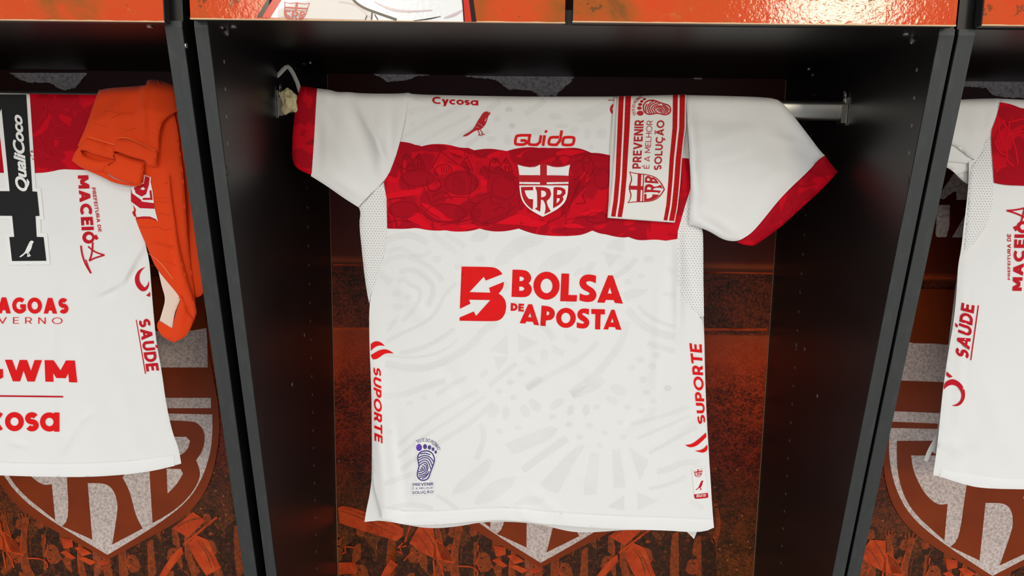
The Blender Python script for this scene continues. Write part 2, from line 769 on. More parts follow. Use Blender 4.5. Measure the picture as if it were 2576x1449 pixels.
def hexdots(t, pitch, r0, r1):
    """1 inside small round holes set in a staggered grid, 0 outside"""
    sp = t.n('ShaderNodeSeparateXYZ')
    t.l(t.co, sp.inputs[0])
    a, b = t.math('DIVIDE', sp.outputs[0], pitch), t.math('DIVIDE', sp.outputs[2], pitch * .866)
    row = t.math('FLOOR', b)
    odd = t.math('MULTIPLY', t.math('MODULO', t.math('ABSOLUTE', row), 2.0), .5)
    fx = t.math('SUBTRACT', t.math('FRACT', t.math('ADD', t.math('ADD', a, odd), 100.0)), .5)
    fz = t.math('MULTIPLY', t.math('SUBTRACT', t.math('SUBTRACT', b, row), .5), .866)
    d = t.math('SQRT', t.math('ADD', t.math('MULTIPLY', fx, fx), t.math('MULTIPLY', fz, fz)))
    return t.math('SUBTRACT', 1.0, step01(t, d, r0, r1))


def m_perf(name, pitch, dark, alpha):
    t = NT(name, .8, .2)
    h = hexdots(t, pitch, .13, .27)
    t.col(dark)
    n = t.math('MULTIPLY', t.noise(9, 2), 1.2)
    t.l(t.math('MULTIPLY', t.math('MULTIPLY', h, n), alpha), t.b.inputs['Alpha'])
    return t.m


def m_side(name, white):
    t = NT(name, .8, .25)
    h = hexdots(t, .0046, .10, .20)
    t.col(t.mix(h, white, lin(150, 150, 148)))
    t.bump(t.math('SUBTRACT', 1.0, h), .3, .0006)
    return t.m


def m_band(name, base, dark):
    t = NT(name, .7, .12)
    n = t.noise(11, 2, dist=2.2)
    k = t.ramp(n, [(.46, (0, 0, 0, 1)), (.49, (1, 1, 1, 1))])
    w_ = t.n('ShaderNodeTexWave', wave_type='RINGS')
    w_.inputs['Scale'].default_value = 9
    w_.inputs['Distortion'].default_value = 9
    w_.inputs['Detail'].default_value = 2
    t.l(t.co, w_.inputs[0])
    k2 = t.ramp(w_.outputs[0], [(.46, (0, 0, 0, 1)), (.5, (1, 1, 1, 1)), (.54, (0, 0, 0, 1))])
    c = t.mix(k, base, dark)
    c = t.mix(t.math('MULTIPLY', k2, .35), c, lin(218, 8, 38))
    t.col(c)
    t.bump(t.noise(600, 2), .15, .001)
    return t.m


WHITE = (.83, .83, .825, 1)
M = {}
M['white'] = m_cloth('white_polyester', WHITE)
M['hem'] = m_cloth('white_hem_cloth', (.86, .86, .86, 1))
M['mesh'] = m_side('white_mesh_cloth', WHITE)
M['perf'] = m_perf('perforation_print', .0026, lin(120, 122, 124), .48)
M['perf_red'] = m_perf('perforation_on_red', .0030, lin(70, 1, 12), .85)
M['band'] = m_band('red_tonal_print', lin(206, 4, 30), lin(172, 3, 27))
M['band_dark'] = m_plain('dark_red_print', lin(170, 3, 27), .7, .12)
M['band_bright'] = m_plain('bright_red_print', lin(222, 5, 32), .7, .12)
M['band_faint'] = m_plain('faint_red_print', lin(190, 10, 40), .7, .12)
M['band_line'] = m_plain('maroon_line_print', lin(146, 2, 24), .7, .12)
M['red'] = m_plain('red_flock_print', lin(226, 14, 18), .65, .2, var=.04)
M['crimson'] = m_plain('crimson_print', lin(196, 8, 32), .6, .2)
M['crestred'] = m_plain('glossy_red_crest', lin(184, 6, 24), .35, .18)
M['crestwhite'] = m_plain('white_crest_print', (.85, .85, .84, 1), .5, .4, bump=.1, scale=400)
M['black_num'] = m_cloth('black_number_print', lin(24, 25, 27), bump=.08)
M['purple'] = m_plain('purple_print', lin(74, 62, 128), .6)
M['violet'] = m_plain('violet_print', lin(92, 56, 176), .6)
M['orange'] = m_cloth('orange_polyester', lin(232, 66, 5), bump=.3)
M['orange_line'] = m_plain('dark_orange_line', lin(206, 60, 8), .8)
M['orange_thread'] = m_plain('pale_orange_thread', lin(246, 140, 80), .8)
M['lining'] = m_cloth('cream_lining', lin(238, 214, 198))
M['elastic'] = None
t = NT('white_ribbed_elastic', .75, .25)
t.col((.84, .84, .80, 1))
sp = t.n('ShaderNodeSeparateXYZ')
t.l(t.co, sp.inputs[0])
t.bump(t.math('SINE', t.math('MULTIPLY', sp.outputs[0], 2600)), .35, .0006)
M['elastic'] = t.m
t = NT('red_woven_stripe', .75, .1)
sp = t.n('ShaderNodeSeparateXYZ')
t.l(t.co, sp.inputs[0])
t.col(t.ramp(t.noise(500, 2, stretch=(.1, 1, 1)), [(.3, lin(176, 14, 22)), (.7, lin(198, 22, 28))]))
M['stripe'] = t.m
# black melamine
t = NT('black_melamine', .36, .36)
t.col(t.ramp(t.noise(6, 4, stretch=(1, 1, 3)), [(.3, (.0065, .006, .006, 1)), (.7, (.011, .009, .009, 1))]))
t.bump(t.noise(900, 2), .05, .0005)
M['black'] = t.m
t = NT('grey_black_edge_band', .5, .5)
sc_ = t.ramp(t.noise(120, 5, stretch=(1, 1, .12)), [(.5, lin(50, 53, 53)), (.8, lin(84, 86, 84))])
t.col(t.mix(t.math('MULTIPLY', t.noise(14, 3), .5), lin(48, 51, 51), sc_))
M['edge'] = t.m
M['hole'] = m_plain('pin_hole_rim', lin(105, 100, 100), .5, .4)
M['cap'] = m_plain('black_cover_cap', lin(24, 22, 22), .45)
M['screw'] = m_plain('zinc_screw', (.55, .54, .5, 1), .35, .5, 1)
M['bracket'] = m_plain('dull_steel_bracket', (.30, .29, .27, 1), .3, .5, 1)
M['alu'] = None
t = NT('brushed_aluminium', .38, .5, 1)
t.col(t.ramp(t.noise(90, 3, stretch=(.05, 1, 1)), [(.3, (.40, .39, .37, 1)), (.7, (.50, .49, .46, 1))]))
M['alu'] = t.m
M['plastic'] = m_plain('white_plastic', lin(205, 200, 188), .4)
M['tape'] = m_plain('cream_masking_tape', lin(206, 192, 150), .7, .3, var=.1, scale=60, bump=.5)
M['cream'] = m_plain('chipped_cream_edge', lin(214, 180, 140), .7)
# printed doors
t = NT('orange_rust_door_print', .08, .27)
n = t.noise(7, 6, .62, dist=.4)
c = t.ramp(n, [(.3, lin(208, 56, 12)), (.48, lin(200, 72, 14)), (.57, lin(160, 80, 16)), (.66, lin(100, 66, 18))])
c = t.mix(t.ramp(t.noise(55, 4, .7), [(.62, (0, 0, 0, 1)), (.7, (.8, .8, .8, 1))]), c, lin(196, 96, 36))
c = t.mix(t.ramp(t.noise(34, 5, .7), [(.64, (0, 0, 0, 1)), (.67, (.7, .7, .7, 1))]), c, lin(76, 60, 22))
t.col(c)
t.bump(t.noise(190, 3), .18, .001)
M['door'] = t.m
t = NT('white_door_print', .09, .17)
t.col((.82, .82, .82, 1))
t.bump(t.noise(190, 3), .18, .001)
M['door_white'] = t.m
for nm, cc in (('door_line', lin(40, 32, 30)), ('door_grey', lin(206, 186, 186)), ('door_red', lin(206, 52, 34)), ('door_crest', lin(186, 58, 44)), ('door_shade', lin(208, 202, 198))):
    M[nm] = m_plain(nm + '_print', cc, .12, .17)


# mural print: stops by height
def zloc(v, u=1400):
    return U(u, v, D)[2]


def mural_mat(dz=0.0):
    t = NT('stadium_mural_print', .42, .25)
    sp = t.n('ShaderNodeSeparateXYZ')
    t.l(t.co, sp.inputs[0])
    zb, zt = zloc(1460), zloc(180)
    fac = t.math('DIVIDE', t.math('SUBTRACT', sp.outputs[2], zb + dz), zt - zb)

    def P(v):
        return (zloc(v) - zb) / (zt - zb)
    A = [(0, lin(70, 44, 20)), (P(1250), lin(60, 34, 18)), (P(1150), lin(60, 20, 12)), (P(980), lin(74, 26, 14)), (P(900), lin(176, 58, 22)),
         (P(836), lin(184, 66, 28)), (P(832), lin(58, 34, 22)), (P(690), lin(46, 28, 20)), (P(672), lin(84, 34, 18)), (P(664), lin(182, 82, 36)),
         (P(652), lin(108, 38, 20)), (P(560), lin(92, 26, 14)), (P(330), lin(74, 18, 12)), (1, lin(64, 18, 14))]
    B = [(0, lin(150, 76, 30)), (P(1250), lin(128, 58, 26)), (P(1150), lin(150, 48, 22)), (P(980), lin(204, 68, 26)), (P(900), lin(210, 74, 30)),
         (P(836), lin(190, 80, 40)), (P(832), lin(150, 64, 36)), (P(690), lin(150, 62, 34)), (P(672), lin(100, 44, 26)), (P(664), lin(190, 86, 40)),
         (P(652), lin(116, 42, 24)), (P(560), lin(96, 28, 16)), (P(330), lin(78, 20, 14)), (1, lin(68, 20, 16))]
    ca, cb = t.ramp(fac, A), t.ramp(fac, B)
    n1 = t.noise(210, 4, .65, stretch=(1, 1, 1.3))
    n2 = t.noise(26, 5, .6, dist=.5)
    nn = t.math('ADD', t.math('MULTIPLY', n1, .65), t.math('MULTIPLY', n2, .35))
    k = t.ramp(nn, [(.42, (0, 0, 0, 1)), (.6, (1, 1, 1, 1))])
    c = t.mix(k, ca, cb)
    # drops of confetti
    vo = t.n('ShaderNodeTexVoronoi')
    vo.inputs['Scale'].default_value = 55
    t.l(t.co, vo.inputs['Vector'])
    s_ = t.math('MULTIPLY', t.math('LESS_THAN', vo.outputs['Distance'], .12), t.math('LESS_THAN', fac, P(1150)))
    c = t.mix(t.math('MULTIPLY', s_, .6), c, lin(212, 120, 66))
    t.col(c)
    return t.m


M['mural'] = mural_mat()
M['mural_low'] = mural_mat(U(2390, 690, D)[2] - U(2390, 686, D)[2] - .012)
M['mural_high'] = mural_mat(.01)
M['m_brown'] = None
t = NT('brown_mural_print', .42, .25)
t.col(t.ramp(t.noise(12, 4), [(.3, lin(136, 52, 12)), (.7, lin(152, 60, 16))]))
M['m_brown'] = t.m
t = NT('speckled_white_mural_print', .42, .4)
t.col(t.ramp(t.noise(190, 4, .7), [(.36, lin(190, 172, 168)), (.6, lin(244, 228, 224))]))
M['m_white'] = t.m
t = NT('torn_grey_mural_print', .5, .4)
t.col(t.ramp(t.noise(160, 4, .75), [(.36, lin(176, 166, 164)), (.55, lin(240, 230, 228))]))
M['m_torn'] = t.m
t = NT('orange_flag_mural_print', .42, .25)
t.col(t.ramp(t.noise(30, 5, .65, dist=.6), [(.3, lin(160, 52, 18)), (.5, lin(206, 70, 24)), (.7, lin(222, 88, 36))]))
M['m_flag'] = t.m
t = NT('dark_crowd_mural_print', .42, .25)
t.col(t.ramp(t.noise(110, 5, .68, dist=.8), [(.35, lin(42, 24, 14)), (.55, lin(74, 40, 20)), (.7, lin(136, 62, 26))]))
M['m_dark'] = t.m
t = NT('mid_crowd_mural_print', .42, .25)
t.col(t.ramp(t.noise(110, 5, .68, dist=.8), [(.3, lin(96, 48, 22)), (.52, lin(152, 66, 26)), (.7, lin(190, 80, 32))]))
M['m_mid'] = t.m
M['cut'] = m_plain('pale_cut_edge', lin(150, 110, 84), .6)
M['wall'] = m_plain('dark_wall_paint', (.02, .02, .02, 1), .8)
M['floor'] = m_plain('grey_rubber_floor', (.45, .44, .43, 1), .6, var=.1, scale=8)

# ------------------------------------------------------------------ room
tag(MB().box(-4, 5, D + .05, D + .15, 0, 3.2).build('wall_back', M['wall']), kind='structure')
tag(MB().box(-4, 5, -7, D + .05, -.1, 0).build('floor', M['floor']), kind='structure')


# ------------------------------------------------------------------ lockers
def flat(y):
    return lambda x, z: np.full(np.shape(x), y)


def side_profile(off=0.0):
    zb = 0.06
    return [(off, ZT), (off, ZS), (off + SL * (ZS - zb), zb), (D, zb), (D, ZT)]


def screw_mesh(name, c, nrm, r, parent, mat='screw', h=.0022):
    o = MB().disc(c, nrm, r, h).build(name, M[mat], parent, True)
    return o


LOCK = {}
specs = {
    1: ('black locker at the left edge holding the number jersey and orange shorts', (-.055, -.0325), None),
    2: ('middle black locker, whole in view, with two orange printed cupboard doors above', (.9, .9197), (-.018, 0)),
    3: ('black locker at the right edge beside the middle one, mostly cut off by the frame', None, (.9235, .9442)),
}
for b, (lab, rp, lp) in specs.items():
    x0 = BAY[b]
    L = thing('locker', (x0 + .45, .3, 0), lab, 'locker')
    LOCK[b] = L
    lp = lp or (x0 - .02, x0)
    rp = rp or (x0 + W, x0 + W + .02)
    for (a, c) in (lp, rp):
        p = MB().prismx(side_profile(.0012), a, c).build('side_panel', M['black'], L)
        e = MB().prismx([(0, ZT), (0, ZS), (SL * (ZS - .06), .06), (SL * (ZS - .06) + .0012, .06), (.0012, ZS), (.0012, ZT)], a + .0006, c - .0006)
        tag(e.build('edge_band', M['edge'], p), 'grey edge strip')
        MB().box(a, c, .004, D, ZT + .0005, Z0 + .70).build('cupboard_side', M['black'], L)
    MB().box(x0, x0 + W, .0015, D, ZT, ZT + .018).build('shelf_board', M['black'], L)
    MB().box(x0, x0 + W, .0, D, .06, .08).build('base_board', M['black'], L)
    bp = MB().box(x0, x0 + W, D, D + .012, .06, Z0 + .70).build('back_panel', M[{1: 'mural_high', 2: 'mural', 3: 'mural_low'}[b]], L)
    tag(bp, 'printed back panel')
    for xe in (x0 + .0004, x0 + W - .0016):
        MB().box(xe, xe + .0012, D - .0015, D, .09, ZT - .002).build('cut_edge', M['cut'], bp)
    L['_bp'] = bp.name

# cupboard doors: px of left, right bottom corners on the door front
DY = -.019


def door(b, pl, pr):
    a, c = U(*pl, DY), U(*pr, DY)
    z = (a[2] + c[2]) / 2
    L = LOCK[b]
    d = MB().box(a[0], c[0], DY + .001, -.001, z, Z0 + .66, .0012).build('cupboard_door', M['cap'], L)
    s = MB().box(a[0] + .0006, c[0] - .0006, DY, DY + .001, z + .0008, Z0 + .6594).build('door_print', M['door'], d)
    tag(s, 'glossy orange print with brown rust patches')
    n = 40
    rnd = random.Random(b * 7 + int(pl[0]))
    v, f = [], []
    for i in range(n + 1):
        x = a[0] + (c[0] - a[0]) * i / n
        h = .0008 + .0006 * rnd.random()
        for q in ((DY - .0002, z + h), (DY - .0002, z - .0001), (DY + .0035, z - .0003)):
            v.append((x, *q))
    for i in range(n):
        for k in (0, 1):
            f.append([i * 3 + k, i * 3 + k + 1, i * 3 + k + 4, i * 3 + k + 3])
    tag(mk('chipped_edge', v, f, M['cream'], d, False), 'thin cream edge where the print is worn')
    return d


door(1, (-520, 52), (413, 48))
dl = door(2, (478, 48), (1422, 58))
door(2, (1440, 54), (2405, 67))
door(3, (2470, 60), (3414, 78))
door(1, (-1493, 56), (-538, 52))
door(3, (3432, 78), (4380, 96))

# drawn jersey on the left door of the middle locker
c1 = crop(400, 0, 2.342)
FD = flat(DY)
decal('drawn_jersey', [[c1([(655, 104), (960, -420), (1640, -420), (1760, -200), (1797, 60), (1800, 128), (1230, 118)])]], FD, .0003, M['door_white'], dl, 30, 'drawn white jersey')
decal('drawn_shade', [[smooth(c1([(700, 104), (700, 60), (800, 20), (980, -20), (1140, -20), (1190, 45), (1250, 75), (1255, 117), (1000, 112)]))]], FD, .0005, M['door_shade'], dl, 30)
decal('drawn_outline', [[c1([(575, 103), (880, -420), (920, -420), (605, 103)])], [c1([(1700, -420), (1740, -420), (1830, -160), (1870, 128), (1842, 128), (1806, -160)])],
                        stroke(c1([(1120, -60), (1140, 0), (1200, 45), (1290, 78), (1400, 116)]), 6), stroke(c1([(1255, 75), (1252, 116)]), 4),
                        stroke(c1([(1270, 85), (1290, 117)]), 3), stroke(c1([(1215, 116), (1226, 88)]), 3), stroke(c1([(1500, 122), (1590, 112), (1660, 96)]), 3, taper=True),
                        stroke(c1([(1760, -200), (1790, 0), (1798, 128)]), 3)], FD, .0009, M['door_line'], dl, 30)
decal('drawn_crease', [stroke(c1([(1270, 10), (1350, 52), (1450, 70), (1610, 60)]), 6, taper=True), stroke(c1([(1680, 106), (1740, 88), (1790, 58)]), 7, taper=True),
                       stroke(c1([(1060, 10), (1160, 20), (1240, 100)]), 3)], FD, .0009, M['door_grey'], dl, 30)
decal('drawn_trim', [[c1([(605, 103), (920, -420), (985, -420), (655, 104)])], [c1([(1640, -420), (1700, -420), (1806, -160), (1842, 128), (1800, 128), (1760, -200)])]], FD, .0007, M['door_red'], dl, 30)

# holes, caps and screws of the middle locker
L2 = LOCK[2]
panels = [o for o in L2.children if o.name.startswith('side_panel')]
PL = min(panels, key=lambda o: np.mean([v.co.x for v in o.data.vertices]))
PR = max(panels, key=lambda o: np.mean([v.co.x for v in o.data.vertices]))
for par, X, nx in ((PL, 0.0, 1), (PR, W, -1)):
    proto = MB().disc((X, .0485, ZT - .043), (nx, 0, 0), .0026, .0004, 10).build('pin_hole', M['hole'], par)
    for k in range(0, 30):
        for Y in (.0485, .4221):
            z = ZT - .043 - .0352 * k
            if (k, Y) == (0, .0485) or Y < SL * (ZS - z) + .012:
                continue
            copy_of(proto, par, (0, Y - .0485, -.0352 * k))
for par, X, u, v in ((PL, 0, 573, 430), (PR, W, 2281, 453), (PR, W, 2003, 868), (PR, W, 2024, 878), (PR, W, 2056, 996), (PL, 0, 735, 967), (PL, 0, 766, 843)):
    p = hitx(u, v, X)
    small = v > 800
    screw_mesh('cover_cap', p, (1 if X == 0 else -1, 0, 0), .0035 if small else .0065, par, 'hole' if small else 'cap', .0006)
for par, X, u, v, r in ((PL, 0, 570, 80, .005), (PL, 0, 557, 66, .0035), (PR, W, 2295, 101, .005), (PR, W, 2316, 82, .0035), (PL, 0, 765, 158, .004), (PR, W, 2043, 188, .004)):
    screw_mesh('screw', hitx(u, v, X), (1 if X == 0 else -1, 0, 0), r, par)
for u, v in ((586, 67), (2280, 86), (2035, 174), (780, 158)):
    screw_mesh('screw', hitz(u, v, ZT), (0, 0, -1), .0045, L2)
screw_mesh('screw', hitz(378, 66, ZT), (0, 0, -1), .0045, LOCK[1])
screw_mesh('screw', hitx(470, 115, -.018), (-1, 0, 0), .003, PL)

# ------------------------------------------------------------------ mural prints on the back panels
TIP = {1: (273, 1396), 2: (1360, 1416), 3: (2494, 1449)}
tp = {b: U(*TIP[b], D) for b in TIP}


def ml(b):
    """frame point seen in bay b -> the same print spot in the middle bay"""
    def m(pts):
        out = []
        for u, v in pts:
            q = U(u, v, D) - tp[b] + tp[2]
            d = q - CAM
            z = d @ FW
            out.append((1288 + FP * (d @ RT) / z, 724.5 - FP * (d @ UP) / z))
        return out
    return m


r3 = lambda P: ml(1)(crop(0, 850, 2.419)(P))
r8 = lambda P: ml(3)(crop(2000, 800, 2.2326)(P))
r9 = lambda P: crop(820, 1150, 4.441)(P)
FM = flat(D)
bp2 = bpy.data.objects[L2['_bp']]
prints = []


def mural(name, shapes, eps, mat, label=None, lift=None):
    o = decal(name, shapes, FM, eps, M[mat], bp2, 60, label, lift=lift)
    prints.append(o)
    return o


# crowd and flags below
flags = [r9([(135, 560), (200, 540), (420, 600), (760, 740), (870, 800), (860, 880), (790, 940), (600, 880), (300, 790), (150, 730)]),
         r9([(930, 960), (1030, 780), (1200, 790), (1220, 960), (1240, 1150), (1100, 1080)]),
         r9([(1225, 910), (1300, 960), (1400, 1100), (1440, 1190), (1320, 1170), (1270, 1100)]),
         r9([(600, 1400), (620, 1300), (720, 1140), (800, 1200), (700, 1340), (680, 1400)]), r9([(140, 1180), (320, 1170), (340, 1300), (140, 1310)]),
         r3([(1050, 1160), (1180, 1060), (1255, 1110), (1150, 1215)]),
         r3([(1150, 1250), (1200, 1200), (1270, 1230), (1310, 1320), (1350, 1400), (1260, 1449), (1180, 1330)]),
         r3([(20, 1180), (90, 1230), (140, 1310), (20, 1300)]),
         r3([(1000, 1400), (1060, 1310), (1110, 1270), (1120, 1310), (1050, 1400), (1000, 1470), (960, 1470)])]
chk = [r9(p) for p in ([(1870, 985), (2005, 1010), (2010, 1090), (1900, 1115)], [(1855, 1155), (1920, 1125), (2030, 1215), (1980, 1235)],
                       [(2020, 1100), (2100, 1085), (2225, 1165), (2110, 1195)], [(2040, 1215), (2130, 1205), (2260, 1260), (2190, 1300)],
                       [(2262, 1262), (2440, 1245), (2380, 1290), (2300, 1300)], [(1690, 980), (1710, 980), (1700, 1060), (1690, 1055)])]
rn = random.Random(11)
people_d, people_m, people_o, lines = [], [], [], []
lift_d, lift_m, lift_o = [], [], []


def fan(u, v, k, face, arm):
    """one supporter of the printed crowd: dark clothes, mid-tone face, bright rim"""
    m = lambda P: [(u + face * x * k, v + y * k) for x, y in P]
    n0 = len(lift_d)
    people_d.append([smooth(m([(-60, 320), (-62, 84), (-48, 50), (-20, 34), (-12, 12), (14, 12), (22, 34), (50, 48), (64, 84), (62, 320)]), 70)])
    people_m.append([smooth(m([(-17, -6), (-16, -20), (-6, -30), (8, -30), (17, -20), (18, -8), (23, 1), (18, 5), (18, 13), (12, 21), (0, 20), (-10, 12)]), 75)])
    people_d.append([smooth(m([(-20, 4), (-22, -16), (-12, -33), (8, -35), (20, -24), (16, -19), (4, -22), (-6, -14), (-8, 2), (-14, 10)]), 75)])
    people_o.append(stroke(m([(16, -22), (19, -8), (24, 1), (18, 6), (18, 14), (11, 22)]), 2.4 * k, taper=True))
    people_d.append(stroke(m([(8, -9), (15, -9)]), 3 * k, it=0))
    people_d.append(stroke(m([(10, 11), (17, 10)]), 2 * k, it=0))
    people_m.append(stroke(m([(22, 36), (48, 50), (62, 86), (60, 150)]), 3 * k, taper=True))
    people_m.append([smooth(m([(-30, 320), (-26, 70), (-8, 44), (6, 44), (10, 320)]), 60)])
    if arm:
        people_m.append([smooth(m([(40, 62), (58, 30), (62, -18), (54, -62), (66, -64), (76, -18), (76, 34), (62, 84)]), 60)])
        people_m.append([ell(u + face * 60 * k, v - 70 * k, 9 * k, 11 * k, 14)])
        people_o.append(stroke(m([(76, 30), (76, -18), (66, -62)]), 2.6 * k, taper=True))
        for q in (-8, -2, 4, 9):
            people_m.append(stroke(m([(60 + q, -76), (60 + q * 1.6, -92 + abs(q))]), 3.6 * k, it=0))

    base = .00009 * fan.n
    fan.n += 1
    for A_, B_, e_ in ((people_d, lift_d, 0), (people_m, lift_m, .00003), (people_o, lift_o, .00006)):
        while len(B_) < len(A_):
            first = A_ is people_d and len(B_) == n0
            B_.append(base + (0 if first else e_ if A_ is not people_d else .000045))


fan.n = 0
for i in range(13):
    fan(905 + i * 71 + rn.uniform(-20, 20), 1330 + rn.uniform(-22, 26), rn.uniform(.55, .75), rn.choice((-1, 1)), rn.random() < .45)
for i in range(9):
    fan(925 + i * 102 + rn.uniform(-24, 24), 1415 + rn.uniform(-20, 30), rn.uniform(.9, 1.2), rn.choice((-1, 1)), rn.random() < .4)
for a, q in (((1120, 1260), (1325, 1090)),):
    lines.append(stroke(r3([a, q]), 5, it=0))
lines += [stroke(r9(p), 4) for p in ([(940, 770), (880, 950)], [(1200, 1150), (1215, 1328)], [(1240, 1150), (1290, 1220), (1310, 1328)], [(1480, 1220), (1620, 1220), (1700, 1270), (1690, 1328)],
                                     [(820, 1000), (850, 1080), (800, 1050)], [(870, 1160), (930, 1090), (970, 1060)], [(180, 1080), (220, 1060), (210, 1000), (330, 1010)], [(860, 960), (800, 1010), (900, 990)])]
mural('crowd_print', people_d, .0002, 'm_dark', lift=lift_d)
mural('crowd_print', people_m, .0002, 'm_mid', lift=lift_m)
mural('crowd_print', people_o, .0002, 'm_flag', lift=lift_o)
for f_ in flags:
    mural('flag_print', [[smooth(f_, 38, 1)]], .0026, 'm_flag', 'orange flag')
mural('flag_fold_print', [stroke(r9(p), 3.5, taper=True) for p in ([(160, 600), (400, 680), (620, 790), (800, 880)], [(220, 560), (500, 680), (780, 800)], [(1000, 860), (1100, 960), (1180, 1100)], [(1080, 800), (1160, 900), (1220, 1020)], [(1250, 940), (1330, 1060), (1400, 1170)])] + [stroke(r3(p), 4, taper=True) for p in ([(1080, 1150), (1180, 1100), (1240, 1100)], [(1200, 1230), (1260, 1300), (1290, 1400)], [(1230, 1240), (1290, 1330), (1320, 1400)])], .0028, 'm_mid')
mural('checkered_flag_print', [[c] for c in chk], .0026, 'm_flag')
mural('crowd_line_print', lines, .0029, 'm_flag')
mural('stand_print', [[[(840, 824), (1930, 826), (1930, 832), (840, 830)]], [[(838, 664), (1945, 686), (1945, 690), (838, 668)]]], .0004, 'm_flag')

# big shield (right half traced in the left locker, left half in the right one)
rim_r = r3([(1240, 330 - 700), (1262, -60), (1272, 60), (1330, 380), (1338, 460), (1342, 560), (1330, 680), (1295, 850), (1230, 980), (1130, 1090), (1000, 1170), (830, 1260), (664, 1350)])


def mirror(pts):
    out = []
    for u, v in pts:
        q = U(u, v, D)
        q[0] = 2 * tp[2][0] - q[0]
        d = q - CAM
        z = d @ FW
        out.append((1288 + FP * (d @ RT) / z, 724.5 - FP * (d @ UP) / z))
    return out


def bleed(P):
    return P


rim = rim_r + mirror(rim_r)[::-1]
mural('shield_print', [[smooth(rim, 45)]], .0034, 'm_brown', 'brown and white shield of the club')
fr = r3([(1298, 466), (1300, 600), (1280, 730), (1230, 870), (1150, 990), (1030, 1090), (870, 1195), (662, 1320)])
fieldW = [r3([(664, 466)])[0]] + fr
fieldW = fr + mirror(fr)[::-1]
mural('shield_field_print', [[smooth(fieldW, 45)]], .0037, 'm_white')
q1 = r3([(1270, 180), (1268, 20), (1262, -60), (1180, -45), (1060, -48), (930, -40), (800, -10), (735, -25), (735, 180)])
st = r3([(1290, 365), (1290, 428), (735, 428), (735, 365)])
mural('shield_quarter_print', [[q1], [mirror(q1)], [st], [mirror(st)]], .0037, 'm_white')
# letters of the shield
Bo = r3([(1000, 503), (1180, 505), (1230, 535), (1256, 590), (1245, 680), (1200, 745), (1222, 800), (1225, 850), (1180, 940), (1100, 1025), (1020, 1080), (935, 1128), (915, 800), (905, 503)])
Bh = [r3([(1030, 602), (1140, 602), (1163, 628), (1150, 680), (1100, 720), (1030, 722)]), r3([(1020, 796), (1105, 798), (1120, 825), (1085, 890), (1026, 948)])]
Ro = r3([(430, 503), (640, 503), (760, 520), (820, 580), (830, 680), (800, 770), (752, 850), (790, 920), (810, 990), (835, 1090), (875, 1160), (690, 1258), (722, 1060), (722, 1000), (700, 930), (665, 895), (620, 884),
         (540, 884), (568, 1228), (385, 1146), (428, 1100), (412, 830), (410, 540)])
Rh = r3([(530, 590), (620, 590), (680, 620), (700, 690), (670, 760), (620, 790), (535, 792)])
Co = r8([(566, 690), (900, 690), (900, 772), (645, 772), (655, 850), (696, 945), (744, 1012), (800, 1052), (850, 1044), (832, 1250), (756, 1184), (662, 1094), (604, 1000), (572, 886), (564, 780)])
mural('shield_letter_print', [[smooth(Bo, 45), smooth(Bh[0], 45), smooth(Bh[1], 45)], [smooth(Ro, 45), smooth(Rh, 45)], [smooth(Co, 45)]], .0041, 'm_brown', 'letters CRB')

# torn pale patches under the shelf and the pale letters of the right bay
def ragged(top, low, amp, seed):
    r = random.Random(seed)
    out = list(top)
    for a, b in zip(low[:-1], low[1:]):
        n = max(2, int(math.hypot(b[0] - a[0], b[1] - a[1]) / 5))
        for i in range(n):
            t = i / n
            out.append((a[0] + (b[0] - a[0]) * t + r.uniform(-amp, amp), a[1] + (b[1] - a[1]) * t + r.uniform(-amp, amp)))
    return out


r4 = crop(650, 120, 3.22)
torn2 = [ragged(r4([(920, 203), (1385, 215)]), r4([(1385, 225), (1290, 230), (1200, 265), (1090, 275), (1040, 280), (1010, 250), (930, 215)]), 1.3, 1),
         ragged(crop(400, 0, 2.342)([(1800, 446), (2444, 452)]), crop(400, 0, 2.342)([(2444, 456), (2420, 490), (2380, 520), (2340, 565), (2240, 565), (2190, 530), (2060, 528), (2010, 490), (1960, 465), (1810, 452)]), 1.6, 2),
         ragged([(1740, 195), (1766, 196)], [(1766, 199), (1742, 199)], .6, 5)]
torn1 = [ragged(crop(0, 0, 3.22)([(75, 590), (705, 590)]), crop(0, 0, 3.22)([(705, 600), (660, 650), (610, 710), (530, 733), (470, 710), (400, 672), (300, 665), (230, 672), (160, 640), (80, 600)]), 1.6, 3)]
torn3 = [ragged([(2395, 193), (2700, 198)], [(2700, 247), (2580, 247), (2530, 246), (2496, 238), (2482, 222), (2450, 220), (2430, 219), (2400, 217)], 1.6, 4)]
r7 = crop(2000, 150, 2.229)
let3 = [ragged(r7([(830, 785), (800, 770), (890, 640), (968, 640), (968, 700)]), r7([(968, 785), (905, 785), (905, 740), (890, 740), (830, 785)]), 1, 6),
        ragged(r7([(800, 815), (868, 815), (866, 930)]), r7([(866, 930), (852, 995), (788, 995), (798, 815)]), 1, 7),
        ragged(r7([(880, 997), (985, 820), (985, 997)]), r7([(985, 997), (885, 997)]), .7, 8)]
n2 = len(prints)
for p in torn2:
    mural('torn_patch', [[p]], .0012, 'm_torn', 'ragged pale grey patch')
for b in (1, 3):
    par = bpy.data.objects[LOCK[b]['_bp']]
    off = tp[b] - tp[2]
    for o in prints[:n2]:
        c = o.copy()
        COL.objects.link(c)
        c.parent = par
        # same print, carried to this bay
        c.location = Vector(tuple(off - (BASE[par] - BASE[bp2])))
    o = decal('torn_patch', [[p] for p in (torn1 if b == 1 else torn3)], FM, .0012, M['m_torn'], par, 60, 'ragged pale grey patch')
    if b == 3:
        for p in let3:
            decal('pale_letter_print', [[p]], FM, .0012, M['m_torn'], par, 60, 'worn pale lettering')
for b in (1, 2, 3):
    del LOCK[b]['_bp']


